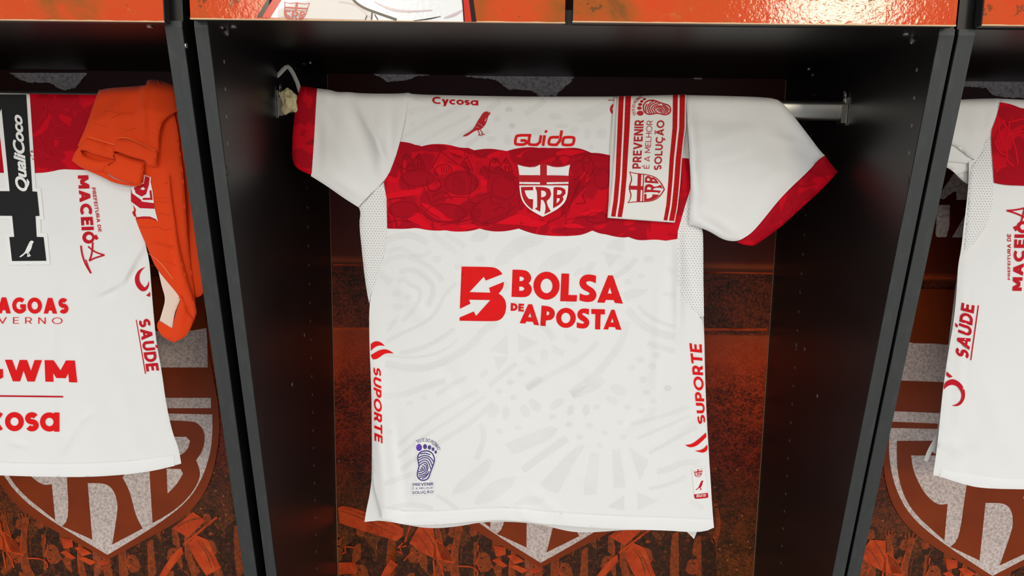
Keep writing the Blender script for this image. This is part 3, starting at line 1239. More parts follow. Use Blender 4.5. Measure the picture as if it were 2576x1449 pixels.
# ------------------------------------------------------------------ rails
def rail(b, xa, xb):
    L = LOCK[b]
    prof = []
    for i in range(24):
        t_ = 2 * math.pi * i / 24
        cz = math.copysign(.0078, math.sin(t_))
        prof.append((RAILY + .0075 * math.cos(t_), Z0 + .0885 + cz + .0075 * math.sin(t_)))
    r = MB().prismx(prof, xa, xb).build('clothes_rail', M['alu'], L, True)
    for x, s in ((BAY[b] + .0005, 1), (BAY[b] + W - .0005, -1)):
        m = MB()
        m.box(min(x, x + s * .0016), max(x, x + s * .0016), RAILY - .0105, RAILY + .0105, Z0 + .066, Z0 + .109)
        x1 = x + s * .009
        m.prismx([(RAILY - .0095, Z0 + .098), (RAILY - .0080, Z0 + .071), (RAILY, Z0 + .0685), (RAILY + .0080, Z0 + .071), (RAILY + .0095, Z0 + .098),
                  (RAILY + .0108, Z0 + .098), (RAILY + .0093, Z0 + .0695), (RAILY, Z0 + .0668), (RAILY - .0093, Z0 + .0695), (RAILY - .0108, Z0 + .098)], min(x, x1), max(x, x1))
        ring = [(x + s * .0022, RAILY - .004 * math.sin(a), Z0 + .1135 + .0075 * math.cos(a)) for a in np.linspace(math.pi * .8, -math.pi * .8, 18)]
        m.tube([(x + s * .0022, RAILY - .0024, Z0 + .100)] + ring + [(x + s * .0022, RAILY + .0024, Z0 + .100)], .0013, side=(1, 0, 0))
        m.disc((x + s * .001, RAILY, Z0 + .114), (s, 0, 0), .0028, .003)
        m.build('rail_bracket', M['bracket'], r)
    return r


for b in (1, 2, 3):
    rail(b, BAY[b] + .004, BAY[b] + W - .004)


# ------------------------------------------------------------------ cloth surfaces
class Hang:
    """the hanging surface of a garment laid over the rail"""

    def __init__(s, top, R=.0135, y0=None, creases=(), waves=(), off=0.0, lean=0.0, gain=1.0):
        q = np.array([U(u, v, RAILY) for u, v in top])
        s.x, s.z, s.R = q[:, 0], q[:, 2], R
        s.cr = []
        for (u1, v1, u2, v2, wpx, amp) in creases:
            a, b = U(u1, v1, .262), U(u2, v2, .262)
            s.cr.append((a[[0, 2]], b[[0, 2]], wpx * .00064, amp * .001 * gain))
        s.wv, s.off, s.lean = waves, off, lean

    def __call__(s, x, z):
        zt = np.interp(x, s.x, s.z)
        d = zt - z
        k = np.clip((s.R - d) / s.R, 0, 1)
        y = RAILY - s.R * np.sqrt(np.maximum(0, 1 - k * k))
        g = np.clip(d / .05, 0, 1)
        h = np.clip(d / .6, 0, 1.2)
        for (kx, kz, ph, am, gr) in s.wv:
            y = y - am * .001 * np.sin(kx * x + kz * z + ph) * (g if gr == 0 else h)
        P = np.stack([np.asarray(x), np.asarray(z)], 1)
        for a, b, w_, am in s.cr:
            ab = b - a
            t_ = ((P - a) @ ab) / (ab @ ab)
            tc = np.clip(t_, 0, 1)
            dd = np.hypot(*(P - a - tc[:, None] * ab).T)
            e = np.sin(np.pi * np.clip(t_, .02, .98)) ** .5
            y = y - am * e * np.exp(-(dd / w_) ** 2) * g
        return y - s.off * g - s.lean * h

    def shifted(s, dy):
        return lambda x, z: s(x, z) + dy


def over_rail(name, top, F, mat, parent, drop=.16, R=None, label=None):
    """the part of the cloth that goes over the rail and down behind it"""
    P = smooth(top, 60, 1, closed=False)
    n = len(P)
    q = UF(P, F)
    R = R or F.R
    rows = []
    for a in np.linspace(0, math.pi / 2, 7):
        rows.append(np.stack([q[:, 0], RAILY + R * np.sin(a) + 0 * q[:, 0], q[:, 2] - R * (1 - math.cos(a))], 1))
    for k in range(1, 9):
        rows.append(np.stack([q[:, 0], RAILY + R + .002 * np.sin(q[:, 0] * 40 + k), q[:, 2] - R - drop * k / 8], 1))
    m = len(rows)
    v = np.concatenate(rows)
    f = [[r * n + i, (r + 1) * n + i, (r + 1) * n + i + 1, r * n + i + 1] for r in range(m - 1) for i in range(n - 1)]
    o = mk(name, v, f, mat, parent)
    return tag(o, label)


# ================================================================== middle jersey
top2 = [(740, 214), (757, 216), (797, 222), (830, 226), (850, 232), (878, 231), (905, 235), (1000, 236), (1028, 233), (1042, 238), (1300, 243), (1420, 243), (1560, 243), (1725, 239), (1860, 242), (1950, 246), (1990, 262), (2300, 300)]
cr2 = [(1662, 700, 1652, 1130, 15, -3.5), (1640, 640, 1625, 980, 16, 2), (1180, 620, 1160, 660, 10, 2), (1550, 590, 1600, 700, 12, 2.2), (1290, 600, 1330, 700, 14, -2), (1450, 900, 1520, 985, 12, 1.6), (1000, 700, 1080, 820, 20, 1.8), (1330, 1230, 1420, 1300, 10, 2), (1560, 1090, 1660, 1010, 12, 1.8), (1100, 900, 1180, 1010, 18, -1.5), (960, 470, 1010, 580, 10, 2.2), (1060, 250, 1180, 300, 12, 2), (1430, 250, 1480, 350, 14, 1.8), (1700, 1090, 1770, 1030, 10, 2), (1704, 560, 1706, 850, 10, 8), (1724, 560, 1752, 800, 15, -5), (948, 930, 975, 1300, 18, 9), (985, 1040, 1020, 1300, 20, -7), (1690, 600, 1680, 900, 24, -2.5), (1180, 640, 1215, 790, 16, 1.6), (1300, 1250, 1330, 1310, 14, 2), (1480, 1180, 1500, 1300, 24, 1.6),
       (1190, 600, 1250, 690, 26, 2.0), (1380, 600, 1520, 690, 30, 1.5), (1640, 880, 1600, 1010, 20, 1.2), (1240, 1230, 1290, 1300, 26, 1.6),
       (1720, 1000, 1760, 1290, 22, -2), (1100, 300, 1260, 335, 25, -1.2), (1560, 600, 1540, 700, 22, -1.3)]
wv2 = [(13, 3, .4, 1.6, 1), (29, 9, 1.4, .9, 1), (9, 21, 2.2, .8, 0), (47, 5, .2, 4.0, 1)]
wv2 = [(13, 3, .4, 1.6, 1), (29, 9, 1.4, .9, 1), (9, 21, 2.2, .8, 0)]
F2 = Hang(top2, creases=cr2, waves=wv2)
Fs = Hang(top2, gain=1.25, creases=[(882, 226, 975, 405, 7, 6), (868, 240, 945, 430, 18, -4.5), (812, 222, 824, 262, 7, 5), (806, 240, 850, 330, 14, -2), (955, 300, 962, 440, 17, 4.5), (985, 250, 975, 420, 12, -3.5),
                         (800, 300, 803, 425, 12, -3), (820, 430, 930, 500, 14, 3), (840, 330, 880, 440, 22, 2.2), (835, 225, 900, 250, 9, -3), (930, 240, 1010, 260, 12, 2)], waves=[(16, 22, .3, 2.0, 0)], off=.004)
Fr = Hang(top2, gain=1.2, creases=[(1728, 245, 1748, 545, 14, 6), (1735, 380, 1900, 325, 24, 4.5), (1738, 420, 1890, 385, 18, -4), (1745, 290, 1860, 300, 26, -3), (1975, 262, 2075, 395, 20, 5), (1950, 300, 2040, 400, 22, -3), (1930, 345, 2050, 372, 12, 3),
                         (1738, 545, 1840, 600, 15, 6.5), (1752, 505, 1850, 580, 17, -5), (1740, 470, 1800, 545, 16, 3), (1880, 410, 1990, 440, 18, 2.5), (1900, 455, 2000, 415, 14, -2.5), (1960, 460, 1880, 590, 26, 3)], waves=[(15, 19, 1.0, 3.0, 0)], off=.010)
J2 = thing('football_jersey', tuple(U(1350, 243, RAILY)), 'white jersey with red chest band and shield crest, hung in the middle locker', 'jersey')

r3b = crop(880, 560, 2.576)
r4b = crop(880, 950, 2.576)
r5 = crop(1250, 200, 3.293)
r5b = crop(960, 350, 4.293)

body2 = [(1030, 234), (1042, 238), (1300, 243), (1420, 243), (1560, 243), (1725, 239), (1730, 330), (1736, 440), (1737, 476), (1724, 519), (1709, 570), (1706, 600), (1704, 715), (1726, 762), (1759, 797), (1771, 812),
         (1773, 950), (1777, 1066), (1786, 1183), (1792, 1280), (1796, 1326), (1765, 1340), (1656, 1332), (1540, 1330), (1385, 1319), (1288, 1307), (1229, 1307), (1152, 1315), (1055, 1321), (1004, 1317), (961, 1304),
         (960, 1290), (952, 1262), (941, 1226), (938, 1183), (936, 1066), (933, 950), (929, 860), (928.5, 762), (938, 727), (954, 680), (971, 630), (973, 575), (972, 500), (965, 458), (982, 430), (998, 387), (1013, 331), (1024, 275)]
cloth('front_panel', body2, F2, M['white'], J2, 10, T=.0015, R=7, hard=lambda u, v: (v < 800 and u < 985) or v < 260 or (v < 800 and u > 1700))
over_rail('rear_drop', [(797, 222), (830, 226), (850, 232), (878, 231), (905, 235), (1000, 236), (1028, 233), (1042, 238), (1300, 243), (1420, 243), (1560, 243), (1725, 239), (1860, 242), (1946, 246)], F2, M['white'], J2, .05)
# rear layer
back2 = [(960, 560), (1760, 560), (1771, 800), (1775, 1000), (1786, 1180), (1790, 1300), (1758, 1325), (1746, 1356), (1726, 1336), (1579, 1332), (1517, 1338), (1454, 1340), (1412, 1333), (1346, 1315),
         (1222, 1311), (1152, 1325), (1082, 1330), (1030, 1322), (960, 1309), (936, 1311), (917, 1313), (921, 1285), (932, 1235), (936, 1190), (934, 950), (930, 780)]
cloth('back_panel', back2, F2.shifted(.020), M['white'], J2, 16, T=.0015)
cloth('hem', [(961, 1276), (1045, 1288), (1152, 1281), (1229, 1277), (1288, 1275), (1385, 1287), (1540, 1296), (1656, 1300), (1792, 1305), (1796.5, 1327), (1765, 1341), (1656, 1333), (1540, 1331), (1385, 1320), (1288, 1308), (1229, 1308),
              (1152, 1316), (1055, 1322), (1004, 1318), (961, 1305)], F2, M['hem'], J2, 9, T=.0012, R=3, eps=.0010)
decal('stitching', [stroke([(961, 1277), (1045, 1289), (1152, 1282), (1229, 1278), (1288, 1276), (1385, 1288), (1540, 1297), (1656, 1301), (1792, 1306)], 2.4)], F2, .0017, M['hem'], J2, 9)
# side mesh panels
cloth('mesh_side_panel', [(965, 458), (972, 500), (974, 575), (971, 630), (954, 680), (938, 727), (928.5, 763), (923, 735), (917, 696), (909, 618), (903, 560), (908, 535), (901, 519), (931, 489)],
      F2.shifted(.0012), M['mesh'], J2, 9, T=.004, R=8, hard=lambda u, v: u > 935 and v > 470, label='white mesh with pin holes')
cloth('mesh_side_panel', [(1712, 550), (1722, 522), (1738, 468), (1752, 520), (1768, 580), (1769, 600), (1769.5, 700), (1771, 795), (1759, 798), (1726, 763), (1703, 715), (1704, 640), (1706, 590), (1710, 566)],
      F2.shifted(-.0012), M['mesh'], J2, 9, T=.004, R=8, label='white mesh with pin holes')
# sleeves
ls = [(797, 222), (830, 226), (850, 232), (878, 231), (905, 235), (1000, 236), (1028, 233), (1030, 236), (1024, 275), (1013, 331), (998, 387), (982, 430), (965, 458), (931, 489), (901, 521), (861, 496), (824, 469), (782, 443), (783.5, 440), (790, 353), (794, 275)]
s1 = cloth('sleeve', ls, Fs, M['white'], J2, 9, T=.004, R=9, hard=lambda u, v: v < 240 or u < 798)
cloth('cuff', [(757, 216), (797.5, 222), (794, 275), (790, 353), (783.5, 441), (780, 439), (748, 426), (735, 406), (735.5, 360), (737, 322), (746, 253)], Fs, M['band'], s1, 9, T=.006, R=9, hard=lambda u, v: v < 224 or (u > 782 and v < 438), eps=.0015,
      label='red printed cuff')
over_rail('cuff_over_rail', [(757, 216), (775, 218), (797.5, 222)], Fs, M['band'], s1, .1)
rs = [(1725, 239), (1860, 242), (1946, 246), (1968, 258), (1990, 283), (2030, 335), (2062, 378), (2075, 391), (2055, 405), (2040, 425), (1970, 490), (1930, 540), (1895, 583), (1870, 600), (1852, 608), (1820, 604), (1790, 585),
      (1768, 575), (1735, 565), (1733, 548), (1738, 480), (1735, 400), (1729, 300)]
s2 = cloth('sleeve', rs, Fr, M['white'], J2, 9, T=.006, R=10, hard=lambda u, v: v < 244 or (u > 1860 and v > 392 and (u - 1852) * .96 + (v - 608) > -6))
cloth('cuff', [(2075, 391), (2090, 412), (2107, 432), (2080, 465), (2020, 520), (1960, 575), (1905, 614), (1895, 619), (1870, 616), (1853, 609), (1870, 600), (1895, 583), (1930, 540), (1970, 490), (2040, 425), (2055, 406)], Fr, M['band'], s2, 9, T=.006, R=6,
      hard=lambda u, v: False, eps=.0012, label='red printed cuff')
decal('cuff_motif', [stroke(p, 5) for p in ([(2005, 420 + 45), (2025, 450 + 20), (2050, 462)], [(1990, 500), (2000, 530), (1990, 545)], [(2035, 430), (2070, 440), (2080, 455)], [(1940, 560), (1965, 550), (1985, 545)], [(1890, 600), (1915, 585), (1935, 580)])],
      Fr, .0020, M['band_dark'], s2, 9)

# chest band
bandU = [(1005, 356), (1025, 358), (1042, 363), (1056.7, 370.5), (1075, 364), (1100, 361.6), (1130, 364), (1157, 372), (1178, 372), (1193, 378), (1215, 374.5), (1240, 374), (1274.5, 380), (1300, 373), (1328, 370), (1350, 371),
         (1365, 374), (1385, 371.5), (1412, 373), (1425, 372), (1447, 371.4), (1468, 376), (1487.6, 384.5), (1510, 385), (1544, 393), (1640, 395), (1713, 397), (1733, 399)]
bandR = [(1736.5, 440), (1736.5, 476), (1723, 519), (1709, 568), (1705, 582), (1704, 601)]
bandL = [(1675, 605.5), (1648, 602), (1614, 605), (1596, 602), (1581, 596), (1569, 598), (1545, 595), (1523, 589), (1510, 588), (1490, 580), (1470, 589), (1449, 593), (1402, 594.5), (1356, 591), (1328, 584), (1305, 575), (1278, 581),
         (1249, 583), (1225, 580), (1207, 575), (1185, 581), (1158, 583), (1135, 582), (1121, 579), (1104, 580.6), (1075, 579), (1048, 573), (1030, 575), (1011, 576), (974, 575)]
bandE = [(972.5, 500), (965.5, 458), (982, 430), (998, 387)]
band = decal('chest_band', [[smooth(bandU, 21, 2, False) + bandR + smooth(bandL, 21, 2, False) + bandE]], F2, .0004, M['band'], J2, 10, 'red band with tonal printed motifs')
dk = [ell(245, 760, 175, 100), ell(390, 420, 185, 95), ell(860, 470, 190, 130), ell(1320, 520, 190, 170, rot=.4), ell(690, 800, 240, 110), ell(1180, 780, 230, 150, rot=-.3), ell(1700, 165, 190, 70, rot=-.1), ell(2380, 420, 110, 130), ell(2300, 860, 170, 70),
      ell(560, 100, 150, 40), ell(1090, 160, 90, 45), ell(2010, 990, 180, 40), ell(330, 60 + 40, 120, 40)]
br = [[(410, 690), (520, 700), (770, 880), (600, 880), (450, 760)], [(270, 870), (380, 780), (450, 870), (560, 970), (400, 950)], [(1230, 910), (1400, 830), (1500, 800), (1700, 880), (1560, 930), (1300, 920)], [(690, 110), (850, 110), (980, 180), (860, 200)],
      [(1440, 190), (1600, 95), (1740, 110), (1600, 190), (1500, 200)], [(1130, 180), (1250, 120), (1340, 145), (1180, 230)], [(820, 940), (960, 900), (1050, 950), (900, 985)], [(1950, 930), (2100, 900), (2210, 960), (2060, 980)],
      [(1850, 150), (2000, 105), (2200, 130), (2060, 180), (1930, 190)], [(70, 390), (170, 430), (150, 480), (50, 450)], [(50, 590), (200, 550), (440, 540), (430, 600), (200, 625), (60, 640)], [(1560, 860), (1700, 880), (1800, 900), (1700, 960), (1520, 930)],
      [(1060, 430), (1160, 450), (1150, 500), (1070, 510)], [(560, 280), (640, 230), (840, 300), (760, 370), (620, 390)], [(2120, 820), (2280, 740), (2400, 760), (2300, 830)]]
lab_ = []
church = [(160, 250), (215, 390), (225, 200), (265, 155), (320, 205), (340, 245), (400, 165), (445, 240), (470, 310), (380, 325), (270, 340)]
for dx, dy, s in ((0, 0, 1), (945, 40, 1.0)):
    T_ = lambda P: [(dx + x * s, dy + y * s) for x, y in P]
    lab_ += [stroke(T_(church), 9, True, 0), stroke(T_(ell(268, 195, 20, 18)), 8, True, 0), stroke(T_(ell(405, 205, 18, 18)), 8, True, 0), stroke(T_([(265, 330), (275, 285), (310, 255), (350, 270), (370, 320)]), 8),
             stroke(T_([(390, 250), (390, 310)]), 14, it=0), stroke(T_([(425, 245), (430, 300)]), 14, it=0), stroke(T_([(275, 300), (360, 300)]), 6, it=0), stroke(T_([(280, 280), (350, 280)]), 6, it=0), stroke(T_([(200, 290), (225, 330)]), 14, it=0)]
lab_ += [stroke(p, 7) for p in ([(540, 320), (590, 220), (640, 130), (820, 280), (980, 330)], [(980, 330), (965, 500), (945, 630)], [(430, 460), (480, 580), (530, 690), (640, 640), (800, 620), (945, 630)], [(860, 270), (910, 190), (960, 260), (985, 330)])]
lab_ += [stroke(ell(640, 90, 22, 20), 7, True, 0), stroke(ell(918, 160, 22, 20), 7, True, 0)]
lab_ += [stroke([(860 + k * 10, 280 - k * 13), (910 + k * 8, 330 - k * 10), (940 + k * 5, 420 - k * 12)], 6) for k in range(5)]
lab_ += [stroke([(640 + k * 26, 290), (655 + k * 26, 370)], 8, it=0) for k in range(5)] + [stroke(p, 9) for p in ([(600, 400), (560, 350), (600, 290), (680, 265), (750, 290), (760, 360)], [(500, 420), (480, 500), (530, 570), (610, 560), (650, 500), (620, 440)],
      [(1170, 560), (1185, 690), (1280, 710), (1335, 650), (1300, 600)], [(1215, 780), (1280, 720), (1340, 760)], [(200, 400), (280, 480), (300, 540)], [(550, 620), (640, 560), (720, 590), (760, 660)], [(2080, 250), (2150, 230), (2190, 290), (2170, 380), (2080, 440)],
      [(2060, 640), (2160, 560), (2260, 440)], [(2100, 700), (2200, 690), (2170, 600)], [(420, 700), (520, 800), (640, 860)], [(270, 870), (420, 940)], [(1490, 900), (1650, 940), (1820, 900)], [(1900, 990), (2050, 960), (2200, 970)], [(1880, 220), (1960, 160), (2060, 200)])]
lab_ += [stroke(ell(2215, 220, 40, 40), 8, True, 0), stroke(ell(2320, 350, 40, 40), 8, True, 0)]
dk_rim = [stroke(ell(x, y, a, c, 30, rot=q), 7, True, 0) for x, y, a, c, q in ((240, 760, 150, 86, 0), (390, 425, 175, 88, 0), (860, 480, 175, 120, 0), (1320, 525, 130, 130, .4), (690, 800, 220, 98, 0), (1180, 765, 215, 138, -.3), (2380, 425, 80, 110, 0), (2330, 850, 120, 56, 0))]
dk_rim += [stroke(p, 8) for p in ([(1500, 760), (1480, 640), (1440, 560)], [(1100, 900), (1300, 830), (1460, 720)], [(640, 930), (820, 900), (980, 860)], [(60, 660), (140, 640), (260, 640)], [(60, 900), (200, 870), (330, 900)], [(2000, 870), (2150, 840), (2330, 850)], [(1780, 900), (1900, 860), (2010, 780), (2060, 640)],
           [(2080, 180), (2230, 150), (2420, 190)], [(2250, 200), (2300, 270), (2290, 360), (2220, 420)], [(740, 110), (760, 160), (860, 200)], [(1000, 140), (1080, 200), (1150, 160)], [(1050, 620), (1120, 600), (1180, 560)], [(930, 640), (990, 700), (1080, 690)])]
dk_rim += [stroke([(2110 + k * 22, 500 - k * 30), (2050 + k * 24, 640 - k * 20)], 6, it=0) for k in range(6)]
decal('band_motif', [[r5b(L) for L in sh] for sh in dk_rim], F2, .0008, M['band_line'], band, 10)
decal('band_motif', [[r5b(p)] for p in dk], F2, .00055, M['band_dark'], band, 10)
decal('band_motif', [[smooth(r5b(p))] for p in br], F2, .0007, M['band_bright'], band, 10)
decal('band_motif', [[r5b(L) for L in sh] for sh in lab_], F2, .00085, M['band_line'], band, 10)

# perforated zones of the knit
pf = []


def B3(*p):
    pf.extend([[smooth(r3b(q), 60)] for q in p])


def S3(*p):
    pf.extend([stroke(r3b(q), w_ / 2.576) for q, w_ in p])


def B4(*p):
    pf.extend([[smooth(r4b(q), 60)] for q in p])


def S4(*p):
    pf.extend([stroke(r4b(q), w_ / 2.576) for q, w_ in p])


S3(([(240, 115), (330, 80), (430, 85), (510, 140)], 45), ([(530, 75), (600, 120), (690, 200)], 40), ([(620, 75), (690, 115), (750, 160)], 36), ([(240, 190), (330, 160), (400, 205), (460, 225), (525, 180)], 30),
   ([(215, 270), (260, 230), (350, 215), (450, 240), (560, 315), (600, 380)], 34), ([(320, 320), (400, 300), (480, 340), (540, 405), (540, 470), (500, 540)], 36), ([(310, 385), (350, 365), (390, 405), (450, 425), (460, 480), (420, 560), (340, 640)], 30),
   ([(190, 330), (270, 390)], 50), ([(690, 390), (610, 470), (560, 590), (470, 660), (330, 720), (240, 770)], 24), ([(680, 685), (560, 775), (420, 830), (320, 845)], 30), ([(950, 650), (870, 690), (820, 765), (700, 855), (540, 935), (400, 950), (230, 915)], 48),
   ([(760, 1000), (640, 1060), (560, 1120)], 30), ([(1060, 510), (1180, 605), (1290, 700), (1320, 760)], 42), ([(1140, 870), (1200, 920)], 32), ([(1080, 910), (900, 1060)], 32), ([(1610, 770), (1500, 885), (1300, 985), (1150, 1080)], 36),
   ([(1790, 640), (1775, 745), (1700, 870), (1580, 1000), (1430, 1110)], 50), ([(1860, 230), (1800, 300), (1700, 360)], 36), ([(1800, 560), (1880, 660), (2000, 720), (2110, 740)], 50), ([(1870, 540), (1960, 630), (2110, 675)], 26), ([(1930, 780), (2000, 805), (2110, 835)], 36),
   ([(2060, 290), (2100, 330)], 40), ([(2030, 460), (2110, 470)], 30), ([(700, 760), (600, 840), (420, 880), (230, 860)], 16))
B3([(780, 120), (800, 60), (850, 40), (910, 50), (900, 100), (850, 130)], [(930, 280), (960, 190), (1050, 110), (1150, 75), (1275, 85), (1260, 130), (1150, 170), (1060, 230), (1000, 280)], [(1215, 310), (1230, 270), (1330, 190), (1500, 150), (1490, 190), (1430, 260), (1330, 310), (1250, 330)],
   ell(845, 235, 34, 24), ell(565, 235, 30, 25), ell(700, 285, 25, 22), ell(300, 460, 30, 25), ell(380, 485, 25, 18), ell(310, 545, 38, 22), [(240, 720), (250, 650), (320, 590), (310, 650)], [(900, 830), (1020, 730), (1030, 860)], [(1090, 720), (1220, 780), (1090, 850)],
   [(1310, 790), (1400, 830), (1380, 870), (1310, 840)], [(1390, 720), (1490, 750), (1470, 790), (1395, 760)], [(925, 865), (1030, 870), (960, 965)], [(1700, 105), (1780, 100), (1785, 190), (1660, 170)], [(1640, 190), (1760, 210), (1680, 300)], ell(1940, 240, 35, 25), ell(1890, 345, 25, 18),
   ell(1800, 385, 26, 20), [(1760, 460), (1830, 425), (1940, 430), (1890, 480), (1790, 510)], ell(1880, 890, 30, 22), ell(1830, 940, 25, 20), ell(1960, 930, 26, 22), ell(1990, 860, 26, 20), ell(1900, 1020, 26, 22), ell(2060, 1070, 26, 22), ell(1550, 300, 60, 26, rot=-.9), ell(1480, 320, 40, 18, rot=-.7),
   ell(1010, 410, 20, 34), ell(1430, 520, 30, 20), ell(1260, 860, 26, 40), ell(1110, 980, 22, 18), ell(870, 980, 36, 22, rot=-.7))
S4(([(830, 85), (640, 185), (460, 310), (310, 440)], 30), ([(930, 160), (800, 285), (640, 380), (500, 470), (330, 600)], 34), ([(870, 125), (700, 245), (480, 380), (310, 520)], 24), ([(1410, 390), (1280, 480), (1120, 600)], 50), ([(2200, 190), (2000, 260), (1820, 300)], 28), ([(2210, 245), (2050, 315), (1860, 395)], 22),
   ([(2250, 320), (2100, 400), (1940, 490)], 26), ([(1990, 610), (2080, 590), (2160, 545), (2270, 545)], 40), ([(1240, 0), (1140, 70)], 44), ([(1440, 115), (1590, 60), (1640, 5)], 52), ([(250, 850), (400, 812), (540, 850)], 34), ([(845, 300), (880, 380), (820, 530)], 36), ([(220, 690), (420, 620)], 36), ([(220, 120), (360, 110), (480, 60), (620, 20)], 40),
   ([(1940, 720), (2080, 690), (2180, 640)], 26), ([(560, 760), (700, 850)], 26), ([(2210, 800), (2290, 850)], 40))
B4([(660, 760), (680, 690), (900, 520), (930, 540), (880, 640), (760, 740)], [(800, 820), (830, 760), (930, 660), (1080, 640), (1060, 700), (960, 780), (840, 830)], [(1000, 430), (1280, 310), (1350, 330), (1320, 400), (1060, 500)], [(1230, 690), (1470, 430), (1530, 440), (1450, 560), (1350, 750), (1290, 740)],
   [(1510, 700), (1560, 480), (1620, 490), (1600, 760), (1520, 760)], [(1700, 470), (1750, 460), (1790, 720), (1710, 720)], [(1800, 440), (1940, 540), (1880, 670)], [(1660, 840), (1780, 760), (1780, 860)], [(1860, 740), (2000, 800), (1865, 860)], ell(1740, 80, 55, 34, rot=.4), ell(1700, 145, 45, 22, rot=.5),
   ell(1010, 230, 25, 45), ell(1135, 215, 30, 45, rot=-.4), ell(1430, 210, 22, 36, rot=.3), ell(1530, 210, 25, 36), ell(1200, 180, 50, 30, rot=.8), ell(1340, 170, 55, 26, rot=-.6), ell(930, 220, 34, 50, rot=.6), [(1120, 760), (1270, 780), (1230, 830), (1070, 820)])
for x, y in ((390, 165), (1060, 130), (1090, 325), (970, 345), (1310, 255), (1420, 305), (1490, 385), (1550, 310), (1650, 360), (1750, 290), (1620, 440), (1770, 385), (1800, 190), (1890, 210), (1920, 95), (2060, 70), (1600, 190), (260, 350), (480, 130), (1040, 30), (970, 90), (1970, 150)):
    B4(ell(x, y, 24, 18))
for q, w_ in (([(1150, 740), (1300, 640), (1500, 540), (1700, 440)], 40), ([(1290, 795), (1450, 690), (1720, 550)], 32), ([(1540, 780), (1650, 710), (1750, 640)], 36), ([(1680, 795), (1830, 700), (1870, 670)], 34), ([(1215, 525), (1300, 500), (1450, 485)], 46), ([(1850, 510), (1960, 430)], 50), ([(1230, 400), (1300, 420), (1500, 470)], 26)):
    pf.append(stroke(r4(q), w_ / 3.22))
for x, y, a, c in ((1245, 615, 25, 18), (2030, 500, 30, 25), (1930, 575, 30, 25), (2055, 635, 28, 22), (1890, 740, 40, 26)):
    pf.append([r4(ell(x, y, a, c))])
pf.append(stroke(r5([(230, 285), (310, 240), (400, 170)]), 50 / 3.293))
pf.append([r5([(660, 355), (720, 310), (650, 290), (830, 205), (950, 165), (965, 190), (900, 280), (780, 350)])])
for x, y, a, c in ((125, 380, 30, 25), (100, 245, 30, 25), (480, 310, 55, 28), (750, 450, 26, 48), (870, 450, 42, 48), (640, 420, 36, 28), (540, 385, 58, 22), (330, 430, 46, 34), (90, 500, 32, 46), (780, 560, 26, 20)):
    pf.append([r5(ell(x, y, a, c))])
decal('perforations', pf, F2, .0011, M['perf'], J2, 14, 'zones of pin holes knitted into the white front')
pr = [r5b(ell(930, 800, 145, 130)), r5b([(1010, 250), (1060, 220), (1120, 300), (1080, 390), (1000, 400)]), r5b([(750, 420), (830, 370), (900, 450), (900, 580), (760, 580)]), r5b([(2070, 430), (2150, 430), (2080, 620), (1990, 880), (1930, 960), (1790, 860), (1960, 700)]),
      r5b(ell(820, 195, 60, 40)), r5b(ell(1030, 480, 45, 70)), r5b(ell(1250, 230, 36, 30)), r5b(ell(1390, 400, 60, 60)), r5b(ell(1120, 920, 40, 40)), r5b([(1500, 250), (1600, 220), (1800, 230), (1760, 255)])]
decal('perforations', [[p] for p in pr], F2, .0010, M['perf_red'], band, 12)

# crest drawn in its own unit square
N = lambda P: [((x - 1452) / 600, (850 - y) / 597) for x, y in P]
CREST = {
    'outer': [smooth(N([(1452, 253), (1535, 291), (1620, 294), (1680, 272), (1740, 262), (1810, 268), (1880, 290), (1960, 286), (2052, 253), (2032, 330), (2026, 420), (2020, 510), (2008, 600), (1975, 690), (1920, 752), (1840, 808), (1740, 850), (1640, 800), (1560, 742), (1510, 662), (1490, 590), (1481, 480), (1476, 400), (1468, 330)]), 48)],
    'white': [[N([(1470, 277), (1530, 294), (1600, 305), (1660, 300), (1712, 275), (1712, 390), (1488, 388), (1480, 330)])], [N([(1785, 280), (1850, 300), (1900, 304), (1960, 299), (2035, 277), (2024, 330), (2018, 395), (1785, 390)])],
              [N([(1488, 462), (1710, 466), (1710, 487), (1488, 483)])], [N([(1783, 466), (2018, 462), (2018, 482), (1783, 487)])], [smooth(N([(1487, 500), (2015, 500), (2012, 580), (1990, 665), (1950, 715), (1880, 770), (1740, 838), (1620, 775), (1540, 705), (1500, 625)]), 45)]],
    'letters': [[smooth(N([(1503, 517), (1638, 515), (1636, 552), (1545, 554), (1560, 610), (1590, 645), (1637, 650), (1632, 762), (1590, 732), (1545, 682), (1513, 610)]), 40)],
                [smooth(N([(1662, 515), (1770, 518), (1815, 540), (1834, 590), (1817, 640), (1783, 668), (1792, 720), (1827, 778), (1757, 812), (1772, 760), (1768, 700), (1745, 660), (1722, 652), (1712, 785), (1655, 752), (1680, 735), (1680, 560), (1662, 538)]), 40),
                 smooth(N([(1722, 555), (1760, 557), (1781, 587), (1768, 620), (1724, 630)]), 70)],
                [smooth(N([(1857, 525), (1870, 517), (1950, 520), (1985, 548), (1986, 590), (1955, 622), (1966, 650), (1940, 692), (1900, 722), (1852, 747)]), 45), smooth(N([(1897, 550), (1938, 551), (1950, 575), (1930, 600), (1893, 602)]), 70), smooth(N([(1893, 637), (1925, 640), (1922, 665), (1889, 695)]), 70)]]}


def crest(q, F, e, mats, parent, step=10, name='crest', label=None):
    m = quad(*q)
    o = decal(name, mapped([CREST['outer']], m), F, e, mats[0], parent, step, label)
    decal('crest_field', mapped(CREST['white'], m), F, e + .0002, mats[1], o, step)
    decal('crest_letters', mapped(CREST['letters'], m), F, e + .0004, mats[0], o, step)
    return o


